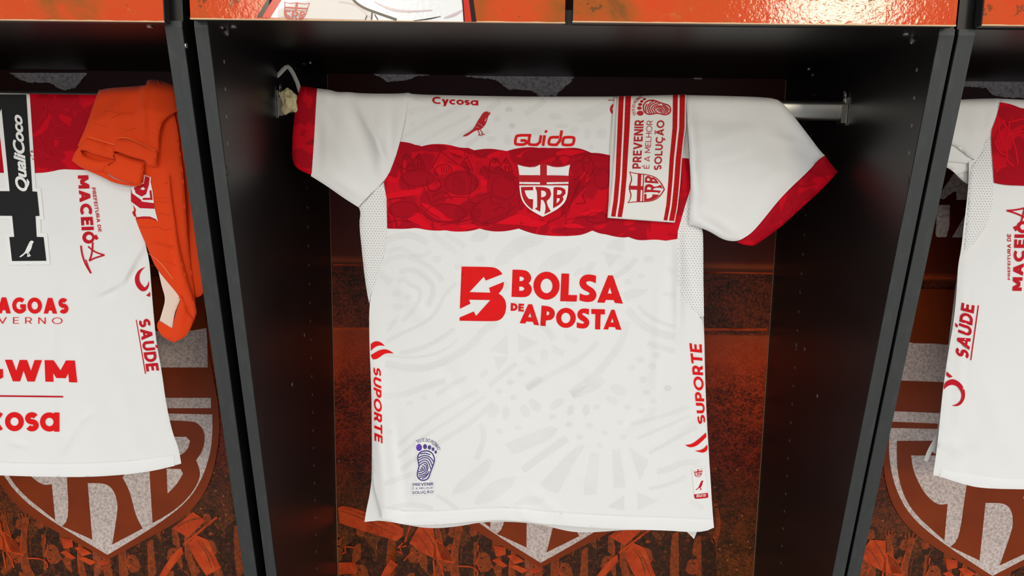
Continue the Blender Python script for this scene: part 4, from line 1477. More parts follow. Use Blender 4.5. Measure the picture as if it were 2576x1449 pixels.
cq = c1([(738, 8), (890, 16), (868, 138), (716, 128)])
mq_ = quad(*cq)
oc_ = CREST['outer'][0]
in_ = [(.5 + (x - .5) * .94, .52 + (y - .52) * .93) for x, y in oc_]
NN = lambda P: [((x - 1452) / 600, (850 - y) / 597) for x, y in P]
door_low = lambda sh: [[[(x, max(y, .13)) for x, y in L] for L in q] for q in sh]
decal('drawn_crest', mapped(door_low([[oc_, in_]]) + door_low([[NN([(1725, 262), (1772, 262), (1772, 500), (1725, 500)])], [NN([(1486, 405), (2020, 405), (2020, 445), (1486, 445)])], [NN([(1486, 485), (2016, 485), (2016, 502), (1486, 502)])]] + CREST['letters']), mq_), FD, .0011, M['door_crest'], dl, 10, 'red outlined shield crest on the drawn jersey')
A_ = r5b([(1452, 253), (2052, 253), (2052, 850), (1452, 850)])
crest((A_[0], A_[1], A_[2], A_[3]), F2, .0016, (M['crestred'], M['crestwhite']), J2, label='glossy shield crest with letters CRB')

# lettering on the chest
decal('sponsor_lettering', word('Cycosa', ((1087, 243), (1203.5, 247.5), (1203, 265.5), (1087.5, 261)), .03), F2, .0010, M['crimson'], J2, 8, 'red lettering at the collarbone')
bird = [(1882, 530), (1864, 519), (1842, 515), (1818, 528), (1802, 555), (1772, 600), (1748, 648), (1720, 676), (1662, 708), (1657, 719), (1690, 718), (1740, 682), (1768, 668), (1790, 670), (1828, 642), (1852, 595), (1858, 560)]
birdlegs = [[(1778, 666), (1792, 698), (1784, 708), (1815, 710)], [(1798, 664), (1816, 692), (1808, 700), (1834, 703)]]
bx = lambda P: r4(P)
decal('bird_print', [[smooth(bx(bird))]] + [stroke(bx(p), 2.0, it=0) for p in birdlegs], F2, .0010, M['crestred'], J2, 7, 'dark red bird emblem')
decal('bird_highlight', [[bx(ell(1864, 527, 2.6, 2.6, 10))], [bx([(1833, 590), (1848, 566), (1846, 580), (1838, 600)])], stroke(bx([(1775, 612), (1800, 622), (1822, 640)]), .8), stroke(bx([(1760, 640), (1785, 648)]), .8)], F2, .0014, M['door_grey'], J2, 5)
g5 = [stroke([(285, 462), (172, 462), (158, 478), (150, 525), (160, 539), (240, 539), (246, 505), (196, 505)], 22, it=1, ang=110), stroke([(272, 462), (262, 525), (272, 541), (352, 541), (366, 462)], 22, it=1, ang=110), stroke([(396, 462), (382, 550)], 22, it=1, ang=110), [[(399, 420), (419, 420), (415, 442), (395, 442)]],
      stroke([(538, 422), (514, 541), (440, 541), (428, 528), (436, 492), (448, 478), (520, 478)], 22, it=1, ang=110), stroke([(560, 478), (632, 478), (642, 490), (634, 530), (620, 543), (552, 543), (543, 530), (550, 490)], 22, True, 1, 110)]
decal('sponsor_lettering', [[r5(L) for L in s] for s in g5], F2, .0011, M['red'], J2, 7, 'red slanted square lettering')
decal('sponsor_lettering', [r5(L) for L in ()] or [[r5(ell(978, 246, 42, 46)), r5(ell(980, 246, 25, 28))], [r5([(922, 167), (1000, 170), (1000, 175), (922, 172)])]], F2, .0010, M['crimson'], J2, 7, 'red letter half hidden by the armband')

# big chest sponsor, traced
rb = crop(1130, 650, 5.6)
Sm = lambda P, a=50: smooth(P, a)
bol = [
    [Sm([(175, 115), (600, 120), (660, 138), (715, 172), (750, 222), (515, 312), (488, 258), (285, 475), (580, 483), (562, 415), (772, 330), (764, 395), (738, 450), (695, 495), (742, 525), (785, 580), (804, 650), (800, 730), (770, 815), (715, 868), (640, 888), (145, 877), (147, 832), (347, 748), (378, 812), (580, 587), (280, 582), (300, 638), (150, 710)], 42)],
    [Sm([(893, 158), (1060, 162), (1125, 195), (1158, 262), (1150, 318), (1118, 350), (1155, 388), (1168, 440), (1146, 500), (1105, 538), (1040, 548), (878, 541)], 44), Sm([(992, 255), (1035, 258), (1057, 288), (1035, 320), (990, 321)], 70), Sm([(988, 396), (1040, 398), (1062, 428), (1040, 458), (984, 456)], 70)],
    [ell(1371, 385, 184, 197, 40), ell(1371, 388, 84, 103, 30)],
    [[(1582, 212), (1690, 216), (1680, 515), (1802, 518), (1796, 608), (1564, 603)]],
    [Sm([(2070, 245), (2065, 350), (2015, 326), (1965, 317), (1930, 333), (1930, 360), (1970, 390), (2030, 425), (2070, 478), (2077, 535), (2045, 592), (1985, 615), (1905, 612), (1835, 590), (1840, 492), (1890, 514), (1940, 522), (1976, 507), (1976, 485), (1940, 465), (1880, 435), (1842, 390), (1832, 330), (1858, 268), (1915, 230), (1990, 225)], 60)],
    [[(2240, 238), (2305, 241), (2447, 638), (2335, 628), (2318, 588), (2205, 584), (2190, 625), (2085, 622)], [(2262, 405), (2292, 496), (2235, 495)]],
    [Sm([(868, 628), (925, 632), (956, 653), (968, 688), (953, 722), (920, 740), (866, 738)], 60), Sm([(903, 660), (918, 662), (932, 686), (916, 710), (900, 709)], 70)],
    [[(978, 637), (1055, 640), (1054, 668), (1010, 666), (1009, 680), (1050, 682), (1049, 706), (1008, 705), (1007, 720), (1052, 722), (1052, 750), (974, 746)]],
    [[(1115, 645), (1170, 648), (1266, 943), (1195, 935), (1180, 893), (1088, 888), (1072, 917), (993, 912)], [(1138, 768), (1162, 829), (1112, 827)]],
    [Sm([(1302, 665), (1395, 672), (1455, 700), (1489, 750), (1486, 810), (1455, 855), (1410, 872), (1362, 873), (1358, 955), (1284, 946)], 44), Sm([(1375, 745), (1403, 750), (1416, 775), (1400, 801), (1370, 802)], 70)],
    [ell(1645, 838, 139, 141, 36), ell(1643, 840, 65, 74, 26)],
    [Sm([(1970, 712), (1968, 795), (1920, 775), (1885, 768), (1870, 785), (1910, 815), (1955, 848), (1977, 893), (1967, 948), (1925, 984), (1870, 990), (1797, 975), (1798, 900), (1850, 917), (1890, 920), (1905, 905), (1880, 885), (1832, 858), (1804, 815), (1809, 757), (1845, 716), (1900, 703)], 60)],
    [[(2003, 713), (2195, 718), (2193, 790), (2133, 788), (2127, 1002), (2055, 998), (2060, 785), (2003, 782)]],
    [[(2285, 722), (2328, 724), (2427, 1007), (2350, 1002), (2338, 970), (2250, 965), (2240, 1002), (2173, 998)], [(2300, 842), (2318, 905), (2275, 902)]]]
bol = [[rb(L) for L in s] for s in bol]
decal('sponsor_emblem', bol[:1], F2, .0008, M['red'], J2, 9, 'red letter cut by two white arrows')
decal('sponsor_lettering', bol[1:6], F2, .0008, M['red'], J2, 9, 'large bright red lettering')
decal('sponsor_lettering', bol[6:], F2, .0008, M['red'], J2, 9, 'large bright red lettering')
# side lettering
c5 = crop(910, 840, 5.0)
c6 = crop(1690, 840, 4.674)
decal('sponsor_lettering', word('SUPORTE', c5([(240, 445), (262, 1380), (160, 1342), (146, 403)]), .035), F2, .0010, M['red'], J2, 8, 'red lettering running down the side')
decal('sponsor_emblem', [[smooth(c5([(112, 130), (150, 97), (200, 90), (250, 110), (290, 150), (220, 142), (160, 168), (114, 215)]))], [smooth(c5([(114, 265), (150, 245), (220, 203), (290, 190), (350, 208), (402, 246), (330, 240), (280, 252), (225, 293), (180, 320), (140, 320), (120, 290)]))]], F2, .0010, M['red'], J2, 8, 'two red flame shapes')
decal('sponsor_lettering', word('SUPORTE', c6([(310, 1060), (207, 108), (352, 124), (394, 1058)]), .035), F2, .0010, M['red'], J2, 8, 'red lettering running up the side')
decal('sponsor_emblem', [[smooth(c6([(158, 1305), (200, 1302), (240, 1290), (300, 1250), (402, 1160), (408, 1210), (350, 1270), (290, 1318), (230, 1335), (190, 1328)]))], [smooth(c6([(270, 1374), (330, 1370), (380, 1345), (417, 1302), (424, 1355), (395, 1390), (350, 1398)]))]], F2, .0010, M['red'], J2, 8, 'two red flame shapes')

# foot badge in its own crop space
SOLE = smooth([(575, 432), (650, 445), (715, 500), (748, 580), (745, 660), (715, 740), (680, 830), (655, 900), (635, 970), (590, 1020), (515, 1038), (440, 1015), (400, 950), (400, 880), (425, 800), (438, 720), (415, 640), (405, 570), (425, 500), (480, 450)], 60)
TOES = [ell(436, 368, 59, 72), ell(557, 350, 40, 50), ell(647, 366, 35, 44), ell(719, 402, 28, 37), ell(773, 460, 25, 33)]
RIDGE = [[(455, 500), (560, 478), (660, 515)], [(425, 575), (500, 535), (600, 530), (690, 590), (728, 660)], [(430, 625), (510, 575), (590, 572), (660, 620), (705, 740)], [(437, 680), (510, 625), (580, 618), (640, 680), (672, 805)], [(445, 735), (520, 670), (575, 665), (620, 740), (605, 850), (540, 920), (430, 940)],
         [(530, 705), (575, 715), (590, 780), (560, 850), (490, 895), (420, 900)], [(495, 740), (540, 750), (550, 790), (520, 840), (420, 860)], [(470, 775), (505, 780), (505, 805), (450, 820)], [(435, 980), (540, 950), (610, 900), (640, 850)], [(495, 1000), (570, 970), (625, 890)]]


def foot(m, F, e, parent, cm, tm, wd, step, arc_bold=.01, sticker=None, big=None):
    o = decal('foot_print', [[[m(p) for p in ell(436, 368, 59, 72)]]] if big else [[[m(p) for p in TOES[0]]]], F, e, big or tm, parent, step)
    sh = [[[m(p) for p in T]] for T in TOES[1:]]
    sh += [[[m(p) for p in L] for L in stroke(SOLE, wd, True, 0)]]
    sh += [[[m(p) for p in L] for L in stroke(r_, wd * .82)] for r_ in RIDGE]
    decal('foot_print', sh, F, e, cm, parent, step, 'footprint made of fingerprint ridges')
    gl = caps('TESTE DO PEZINHO', .15, .12)
    out = []
    for s in gl:
        LL = []
        for L in s:
            Q = []
            for x, y in L:
                a = math.radians(-30 + 97 * x)
                r_ = 290 + 66 * y
                Q.append(m((545 + r_ * math.sin(a), 540 - r_ * math.cos(a))))
            LL.append(Q)
        out.append(LL)
    decal('badge_lettering', out, F, e, cm, parent, step)


cf = crop(1000, 1080, 8.046)
mf = lambda p: cf([p])[0]
stk = [smooth(cf([(360, 195), (480, 175), (600, 180), (720, 230), (830, 320), (890, 410), (850, 440), (800, 520), (775, 560), (775, 660), (740, 760), (690, 870), (670, 960), (640, 1040), (735, 1062), (740, 1150), (738, 1230), (738, 1310), (600, 1325), (280, 1330), (280, 1240), (295, 1140), (295, 1080), (390, 1045), (370, 960), (375, 860), (405, 780), (410, 720), (385, 640), (372, 560), (400, 460), (365, 400), (355, 300)]), 60)]
bd = decal('foot_badge', [stk], F2, .0012, M['crestwhite'], J2, 8, 'small white transfer with a purple footprint')
foot(mf, F2, .0015, bd, M['purple'], M['purple'], 26, 6, .015, big=M['violet'])
decal('badge_lettering', word('PREVENIR', cf([(308, 1092), (725, 1074), (725, 1134), (308, 1150)]), .02), F2, .0015, M['purple'], bd, 6)
decal('badge_lettering', word('É A MELHOR', cf([(305, 1178), (718, 1162), (718, 1203), (305, 1221)]), 0), F2, .0015, M['purple'], bd, 6)
decal('badge_lettering', word('SOLUÇÃO', cf([(298, 1254), (722, 1238), (722, 1290), (298, 1311)]), .02), F2, .0015, M['purple'], bd, 6)

# small label near the hem
cl = crop(1700, 1080, 7.242)
lb = decal('sewn_label', [[smooth(cl([(288, 725), (292, 706), (320, 697), (500, 673), (518, 676), (526, 692), (596, 1232), (584, 1250), (360, 1269), (340, 1258)]), 60)]], F2, .0012, M['crestwhite'], J2, 8, 'small white label with shield and bird')
decal('label_strip', [[smooth(cl([(330, 1186), (582, 1156), (596, 1232), (584, 1250), (360, 1269), (344, 1258)]), 60)]], F2, .0014, M['crimson'], lb, 8)
decal('label_lettering', word('REGATAS', cl([(382, 1188), (552, 1172), (550, 1225), (374, 1240)]), .03, .2), F2, .0017, M['crestwhite'], lb, 6)
crest(cl([(318, 742), (492, 708), (500, 870), (333, 892)]), F2, .0014, (M['crimson'], M['crestwhite']), lb, 6, 'label_crest')
bq = lambda P: cl([(360 + (x - 1657) * .64, 1108 - (719 - y) * .86) for x, y in P])
decal('label_bird', [[smooth(bq(bird))]] + [stroke(bq(p), 1.2, it=0) for p in birdlegs], F2, .0015, M['crimson'], lb, 6)

# ================================================================== captain's armband
AB = thing('captain_armband', tuple(U(1640, 243, RAILY)), 'white elastic armband with red edge stripes, folded over the middle jersey', 'armband')
topA = [(1500, 243), (1553, 242), (1600, 241), (1727, 238), (1800, 238)]
FA_ = Hang(topA, R=.021)
FA = lambda x, z: np.minimum(FA_(x, z) - .002, F2(x, z) - .0085)
abo = r5([(1000, 140), (990, 300), (975, 550), (960, 800), (940, 1000), (918, 1132)])
abr = r5([(1570, 124), (1565, 400), (1535, 650), (1520, 850), (1500, 1050), (1476, 1172)])


def interp_edge(E, t_):
    E = np.array(E)
    d = np.concatenate([[0], np.cumsum(np.hypot(*np.diff(E, axis=0).T))])
    d /= d[-1]
    return np.stack([np.interp(t_, d, E[:, 0]), np.interp(t_, d, E[:, 1])], -1)


def ab(s, t_):
    a, c = interp_edge(abo, t_), interp_edge(abr, t_)
    return a + (c - a) * np.asarray(s)[..., None]


ns, nt = 24, 40
S_, T_ = np.meshgrid(np.linspace(0, 1, ns + 1), np.linspace(0, 1, nt + 1))
front = UF(ab(S_.ravel(), T_.ravel()), FA).reshape(nt + 1, ns + 1, 3)
rows = [front[i] for i in range(nt + 1)]
last = front[-1]
for a in np.linspace(.3, math.pi, 8):                     # fold at the bottom
    rows.append(last + np.array([0, .0032 * (1 - math.cos(a)), -.0032 * math.sin(a)])[None])
for i in range(nt, -1, -1):                               # inner layer up again
    t_ = i / nt
    q = front[i].copy()
    q[:, 1] += .0064
    q[:, 0] -= .006 * math.sin(math.pi * min(1, .25 + t_ * .75)) * 1.0
    rows.append(q)
rear = []
for a in np.linspace(0, math.pi / 2, 7):
    q = front[0].copy()
    q[:, 1] = RAILY + .0225 * np.sin(a)
    q[:, 2] -= .0225 * (1 - math.cos(a))
    rear.append(q)
for k in range(1, 6):
    q = rear[6].copy()
    q[:, 2] -= .03 * k
    rear.append(q)
allr = rear[::-1][:-1] + rows
v = np.concatenate(allr)
n = ns + 1
f = [[r * n + i, r * n + i + 1, (r + 1) * n + i + 1, (r + 1) * n + i][::-1] for r in range(len(allr) - 1) for i in range(ns)]
abm = mk('elastic_band', v, f, M['elastic'], AB)
sm_ = abm.modifiers.new('thickness', 'SOLIDIFY')
sm_.thickness = .0012
sm_.offset = -1
for a0, a1, b0, b1 in ((.018, .09, .05, .115), (.115, .195, .145, .21), (.805, .875, .83, .885), (.905, .98, .91, .985)):
    tt = np.linspace(0.0, 1, 40)
    l_ = ab(a0 + (b0 - a0) * tt, tt)
    r_ = ab(a1 + (b1 - a1) * tt, tt)
    decal('stripe', [[[tuple(p) for p in l_] + [tuple(p) for p in r_][::-1]]], FA, .0006, M['stripe'], AB, 8, 'red woven stripe')
decal('slogan_lettering', word('PREVENIR', r5([(1122, 738), (1142, 335), (1217, 335), (1192, 738)]), .03), FA, .0008, M['crestred'], AB, 8)
decal('slogan_lettering', word('É A MELHOR', r5([(1216, 738), (1243, 340), (1291, 340), (1262, 738)]), .0), FA, .0008, M['crestred'], AB, 8)
decal('slogan_lettering', word('SOLUÇÃO', r5([(1300, 750), (1327, 338), (1389, 338), (1362, 750)]), .03), FA, .0008, M['crestred'], AB, 8)
# shield outline, turned on its side
qa = quad(*r5([(1082, 1024), (1096, 762), (1395, 778), (1391, 1034)]))
oc = CREST['outer'][0]
inn = [(.5 + (x - .5) * .94, .52 + (y - .52) * .93) for x, y in oc]
cb = decal('crest', mapped([[oc, inn]] + [[N([(1712, 262), (1785, 262), (1785, 500), (1712, 500)])], [N([(1486, 400), (1712, 400), (1712, 455), (1486, 455)])], [N([(1785, 400), (2020, 400), (2020, 455), (1785, 455)])], [N([(1486, 485), (2016, 485), (2016, 502), (1486, 502)])]] + CREST['letters'], qa), FA, .0008, M['crestred'], AB, 7, 'red outlined shield crest turned on its side')
ma = lambda p: r5([(1160 + (p[1] - 295) * .3785, 300 - (p[0] - 375) * .345)])[0]
foot(ma, FA, .0008, AB, M['crestred'], M['crestred'], 30, 7, .01)

# ================================================================== left jersey with the number
top1 = [(-700, 232), (0, 233), (76, 234), (245, 236), (430, 238), (480, 240)]
F1 = Hang(top1, creases=[(352, 630, 335, 672, 7, 4), (338, 664, 318, 706, 7, 4.5), (322, 700, 250, 742, 7, 3.5), (350, 668, 322, 715, 9, -4), (300, 728, 250, 752, 10, -2.5), (365, 615, 350, 650, 6, 3), (140, 700, 145, 1160, 16, -1.5), (165, 650, 160, 1150, 20, 1.8), (250, 470, 290, 900, 26, 2), (345, 480, 350, 620, 14, 2),
                         (205, 1060, 165, 1130, 9, 2.5), (245, 1030, 205, 1060, 8, 2), (30, 1105, 80, 1116, 7, 2.5), (300, 900, 360, 1160, 30, -3), (70, 850, 120, 780, 22, 1.2), (110, 590, 190, 610, 30, -1.5)],
          waves=[(17, 4, 1.0, 3.0, 1), (33, 8, .4, 1.4, 1), (9, 20, .2, .9, 0)], lean=.012)
J1 = thing('football_jersey', tuple(U(-20, 235, RAILY)), 'white jersey showing a large black number and red lettering, in the left locker', 'jersey')
body1 = [(-420, 234), (0, 234), (76, 235), (245, 237), (330, 239), (345, 330), (340, 460), (352, 540), (366.5, 618), (376, 657), (379.5, 706), (386, 787), (394, 868), (407, 933), (417.5, 1015), (434, 1090), (448.5, 1123), (456, 1166), (438, 1171.6), (372, 1187), (248, 1199), (124, 1199), (0, 1195), (-250, 1190), (-500, 1170), (-490, 1000), (-450, 600), (-430, 430)]
cloth('back_panel', body1, F1, M['white'], J1, 7, T=.0015, R=9, hard=lambda u, v: v < 245)
cloth('front_panel', [(-400, 420), (330, 420), (365, 640), (392, 870), (425, 1090), (440, 1160), (372, 1180), (0, 1190), (-480, 1165), (-440, 640)], F1.shifted(.025), M['white'], J1, 20, T=.0015)
over_rail('rear_drop', [(-420, 234), (0, 234), (76, 235), (245, 237), (330, 239)], F1, M['white'], J1)
cloth('sleeve', [(-640, 250), (-430, 235), (-425, 330), (-435, 470), (-520, 560), (-600, 520), (-690, 440)], F1.shifted(-.003), M['white'], J1, 16, T=.006, R=10)
cloth('hem', [(438, 1144), (372, 1153), (248, 1165), (83, 1165), (0, 1162), (-250, 1157), (-500, 1138), (-501, 1171), (-250, 1191), (0, 1196), (124, 1200), (248, 1200), (372, 1188), (439, 1172)], F1, M['hem'], J1, 10, T=.0012, R=3, eps=.001)
decal('stitching', [stroke([(436, 1145), (372, 1154), (248, 1166), (83, 1166), (0, 1163)], 2)], F1, .0017, M['hem'], J1, 9)
b1 = [(-420, 236), (76, 236), (330, 240), (343, 330), (340, 438), (300, 442), (248, 433), (215, 427), (186, 427), (155, 425), (124, 433), (87, 436), (0, 434), (-100, 438), (-200, 434), (-300, 438), (-428, 432)]
bd1 = decal('chest_band', [[smooth(b1, 30)]], F1, .0006, M['band'], J1, 6, 'red band with tonal printed motifs')
decal('band_motif', [[crop(0, 0, 3.22)(L) for L in stroke(p, 7)] for p in ([(360, 850), (430, 880), (420, 960), (450, 1000)], [(540, 1000), (440, 1020), (420, 1080), (480, 1130), (560, 1090), (540, 1000)], [(300, 1000), (380, 900), (380, 800)], [(520, 920), (640, 880), (700, 930)], [(450, 820), (560, 900), (620, 800), (720, 820)],
                                                                       [(290, 1200), (400, 1280), (520, 1290)], [(300, 1090), (360, 1200), (330, 1280)], [(560, 1180), (640, 1120), (690, 1000)])], F1, .0010, M['band_faint'], bd1, 8)
decal('band_motif', [[crop(0, 0, 3.22)(ell(*e))] for e in ((480, 1060, 70, 80), (660, 1010, 90, 90), (330, 1250, 90, 60), (330, 920, 60, 60))], F1, .0008, M['band_dark'], bd1, 10)
cn = crop(0, 230, 3.22)
nb = decal('number_border', [[cn([(-140, 12), (240, 12), (290, 780), (330, 785), (357, 1040), (328, 1040), (332, 1148), (382, 1150), (407, 1405), (72, 1407), (38, 1150), (85, 1148), (70, 1035), (-470, 1030), (-470, 790)]), cn([(-12, 250), (46, 778), (-290, 775)])]], F1, .0010, M['crestwhite'], J1, 5, 'white border of the number')
nu = decal('number', [[cn([(-130, 22), (212, 24), (262, 810), (300, 812), (320, 1008), (287, 1010), (297, 1178), (353, 1180), (375, 1372), (97, 1374), (75, 1180), (115, 1178), (98, 1008), (-440, 1003), (-440, 810)]), cn([(12, 140), (78, 808), (-340, 805)])]], F1, .0015, M['black_num'], J1, 5, 'black number four')
decal('number_lettering', word('QualiCoco', cn([(128, 805), (90, 186), (178, 190), (226, 812)]), .035, .25, .95), F1, .0020, M['crestwhite'], nu, 7, 'white slanted script')
bn = lambda P: cn([(157 + (x - 1657) * .52, 1342 - (719 - y) * .66) for x, y in P])
decal('number_bird', [[smooth(bn(bird))]] + [stroke(bn(p), 2.2, it=0) for p in birdlegs], F1, .0020, M['crestwhite'], nu, 7, 'small white bird emblem')
cm_ = crop(180, 420, 4.829)
decal('city_lettering', word('MACEI', cm_([(200, 100), (270, 765), (122, 770), (75, 103)]), .05), F1, .001, M['crimson'], J1, 8, 'red lettering running downwards')
decal('city_lettering', [[cm_(ell(204, 857, 74, 74)), cm_(ell(212, 857, 38, 34))], [cm_([(262, 852), (282, 828), (300, 822), (326, 870), (296, 888), (285, 872), (270, 880)])]], F1, .001, M['crimson'], J1, 8)
decal('city_emblem', [[cm_(L) for L in stroke(p, w_)] for p, w_ in (([(200, 965), (250, 1010), (310, 1045), (398, 1070)], 18), ([(398, 1070), (330, 1090), (270, 1110), (212, 1142)], 18), ([(256, 915), (252, 1000), (238, 1080), (215, 1140)], 20), ([(112, 955), (125, 1060), (165, 1180), (235, 1292)], 20), ([(172, 1125), (200, 1210), (235, 1285)], 14))],
      F1, .0012, M['crimson'], J1, 8, 'red pen stroke star')
decal('city_lettering', word('PREFEITURA DE', cm_([(286, 250), (364, 788), (326, 790), (243, 252)]), .025), F1, .001, M['crimson'], J1, 8)
decal('sponsor_lettering', word('ALAGOAS', ((-72, 747), (171, 750), (172, 789), (-72, 788)), .055), F1, .001, M['red'], J1, 8, 'bold red lettering')
decal('sponsor_lettering', word('GOVERNO', ((-88, 797), (157, 799), (157, 815), (-88, 813)), 0, 0, 1.9), F1, .001, M['red'], J1, 8, 'thin spaced red lettering')
for ch, q in (('G', ((-74, 904), (6, 905), (8, 960), (-72, 959))), ('W', ((12, 905), (105, 906), (105, 960), (14, 959))), ('M', ((112, 906), (188, 907), (194, 962), (114, 960)))):
    decal('sponsor_lettering', word(ch, q, .05), F1, .001, M['red'], J1, 8)
decal('underline', [[[(-100, 993), (157, 996), (160, 998), (157, 1000), (-100, 997)]]], F1, .001, M['crimson'], J1, 10)
decal('sponsor_lettering', word('Cycosa', ((-138, 1016), (149, 1019), (149, 1086), (-138, 1083)), .035), F1, .001, M['red'], J1, 8, 'large rounded red lettering')
cs = crop(320, 650, 4.67)
decal('sponsor_lettering', word('SAÚDE', cs([(262, 708), (374, 1316), (226, 1330), (132, 716)]), .04), F1, .001, M['crimson'], J1, 8, 'red lettering beside the side seam')
decal('underline', [[cs([(100, 720), (110, 720), (220, 1355), (208, 1357)])]], F1, .001, M['crimson'], J1, 10)
decal('sponsor_emblem', [[smooth(cs([(210, 100), (160, 150), (138, 215), (150, 290), (205, 342), (238, 312), (252, 262), (258, 310), (240, 360), (205, 388), (160, 385), (110, 335), (85, 260), (97, 190), (140, 130)]), 60)], [cs([(220, 435), (250, 412), (262, 392), (272, 425), (262, 453)])]], F1, .001, M['crimson'], J1, 8, 'red crescent shape')

# ================================================================== orange shorts over the left jersey
topO = [(200, 240), (248, 228), (286, 221), (366, 214), (370, 203), (385, 199), (427, 208), (470, 216), (560, 222)]
FO = Hang(topO, R=.017, creases=[(340, 225, 250, 340, 14, 3), (370, 205, 378, 330, 10, 4), (300, 250, 320, 400, 20, 2.5), (390, 330, 385, 400, 8, -3), (300, 340, 285, 380, 12, -3)], waves=[(40, 25, .2, 2.5, 0)], off=.012)
Oth = thing('football_shorts', tuple(U(340, 215, RAILY)), 'bright orange shorts bunched over the end of the left jersey', 'shorts')
o1 = crop(0, 0, 3.22)
o2 = crop(0, 430, 3.083)
RX = lambda u, v: False
# rear sheet that falls behind the panel edge
cloth('inner_layer', [(262, 300), (300, 240), (420, 220), (452, 330), (455, 470), (380, 470), (330, 455), (255, 430), (200, 405), (215, 370)], FO, M['orange'], Oth, 10, T=.003, R=6, eps=-.003)
cloth('rear_layer', [(405, 215), (470, 220), (500, 400), (512, 560), (520, 706), (512, 738), (500, 748), (488, 748), (470, 700), (440, 560), (425, 430)], FO.shifted(.010), M['orange'], Oth, 10, T=.003, R=6)
# hanging leg with the crest
leg2 = [(380, 330), (420, 300), (447, 330), (462, 430), (470, 560), (478, 650), (488, 720), (495, 790), (483, 822), (467, 848), (436, 861), (409, 845), (432, 830), (436, 812), (444, 780), (454, 754), (448, 741), (418, 706), (389, 670), (373, 628), (357, 592), (341, 553), (337, 530), (331, 488), (350, 460)]
lg = cloth('leg', leg2, Hang(topO, R=.017, creases=[(425, 430, 440, 590, 8, 5), (440, 560, 478, 730, 7, 5), (415, 440, 455, 700, 12, -4), (380, 560, 430, 700, 14, 2), (480, 740, 460, 840, 10, 3)], waves=[(30, 30, .4, 2, 0)], off=.010), M['orange'], Oth, 8, T=.006, R=8)
FL = Hang(topO, R=.017, creases=[(425, 430, 440, 590, 8, 5), (440, 560, 478, 730, 7, 5), (415, 440, 455, 700, 12, -4), (380, 560, 430, 700, 14, 2), (480, 740, 460, 840, 10, 3)], waves=[(30, 30, .4, 2, 0)], off=.010)
cloth('leg_edge', o2([(1310, 0), (1330, 200), (1350, 340), (1372, 500), (1402, 650), (1440, 790), (1475, 920), (1522, 1060), (1526, 1110), (1505, 1150), (1470, 1080), (1440, 960), (1400, 820), (1365, 660), (1340, 480), (1322, 330), (1296, 100)]), FL, M['orange'], lg, 7, T=.004, R=5, eps=.006)
cloth('lining', o2([(1225, 760), (1280, 800), (1345, 870), (1410, 965), (1372, 1060), (1350, 1120), (1335, 1235), (1235, 1168), (1262, 1080), (1285, 990), (1255, 900)]), FL, M['lining'], Oth, 8, T=.003, R=5, eps=-.004, label='cream inner lining')
cloth('lining_trim', o2([(1232, 1160), (1335, 1222), (1350, 1332), (1300, 1310), (1255, 1282), (1222, 1230), (1216, 1190)]), FL, M['orange'], Oth, 8, T=.003, R=6, eps=-.002)
cloth('fold_facing', o2([(1385, 985), (1405, 1000), (1375, 1080), (1345, 1180), (1338, 1260), (1350, 1330), (1440, 1290), (1480, 1215), (1500, 1150), (1460, 1110), (1430, 1030), (1400, 960)]), FL, M['orange'], lg, 8, T=.003, R=6, eps=.003)
# contour lines, stitches and crest on that leg
decal('contour_print', [stroke(o2(p), 1.1) for p in ([(1195, 205), (1260, 210), (1330, 208)], [(1200, 240), (1260, 238), (1335, 250)], [(1215, 325), (1280, 340), (1345, 345)], [(1080, 430), (1160, 445), (1215, 425), (1260, 460), (1300, 455), (1350, 440)], [(1160, 560), (1240, 575), (1350, 605)], [(1170, 540), (1260, 565), (1350, 590)],
                                                    [(1200, 690), (1290, 700), (1370, 740)], [(1260, 100), (1300, 90), (1320, 60)], [(1440, 1050), (1480, 1060), (1510, 1055)])], FL, .0009, M['orange_line'], lg, 8, 'fine darker contour lines')
decal('stitching', [stroke(o2([(1150, 610 + 30), (1195, 670), (1250, 720), (1330, 830)]), .9), stroke(o2([(1165, 620 + 30), (1210, 680), (1265, 730), (1345, 840)]), .9)], FL, .0009, M['orange_thread'], lg, 8)
ck = cm_
cw = decal('crest', [[ck([(722, 250), (760, 232), (870, 190), (880, 95), (965, 125), (960, 180), (985, 300), (1000, 440), (1010, 505), (1050, 665), (1000, 640), (920, 615), (780, 625), (735, 555), (780, 505), (720, 420)])]], FL, .0010, M['crestwhite'], lg, 7, 'large club crest, partly folded away')
decal('crest_red', [[ck([(720, 325), (850, 420), (1000, 440), (1008, 508), (830, 500), (722, 420)])], [ck([(755, 250), (830, 225), (880, 200), (895, 110), (950, 128), (938, 220), (905, 330), (850, 360), (780, 320)]), ck([(830, 268), (868, 240), (895, 268), (868, 282)])], [ck([(870, 375), (955, 375), (945, 290), (968, 280), (985, 400), (860, 400)])],
                    [ck([(780, 505), (775, 560), (790, 612), (760, 600), (735, 553)])], [ck([(780, 612), (870, 600), (950, 602), (1022, 632), (1050, 668), (1000, 640), (920, 622), (780, 630)])], [ck([(722, 255), (735, 320), (850, 405), (845, 418), (722, 325)])]],
      FL, .0014, M['crimson'], cw, 7)
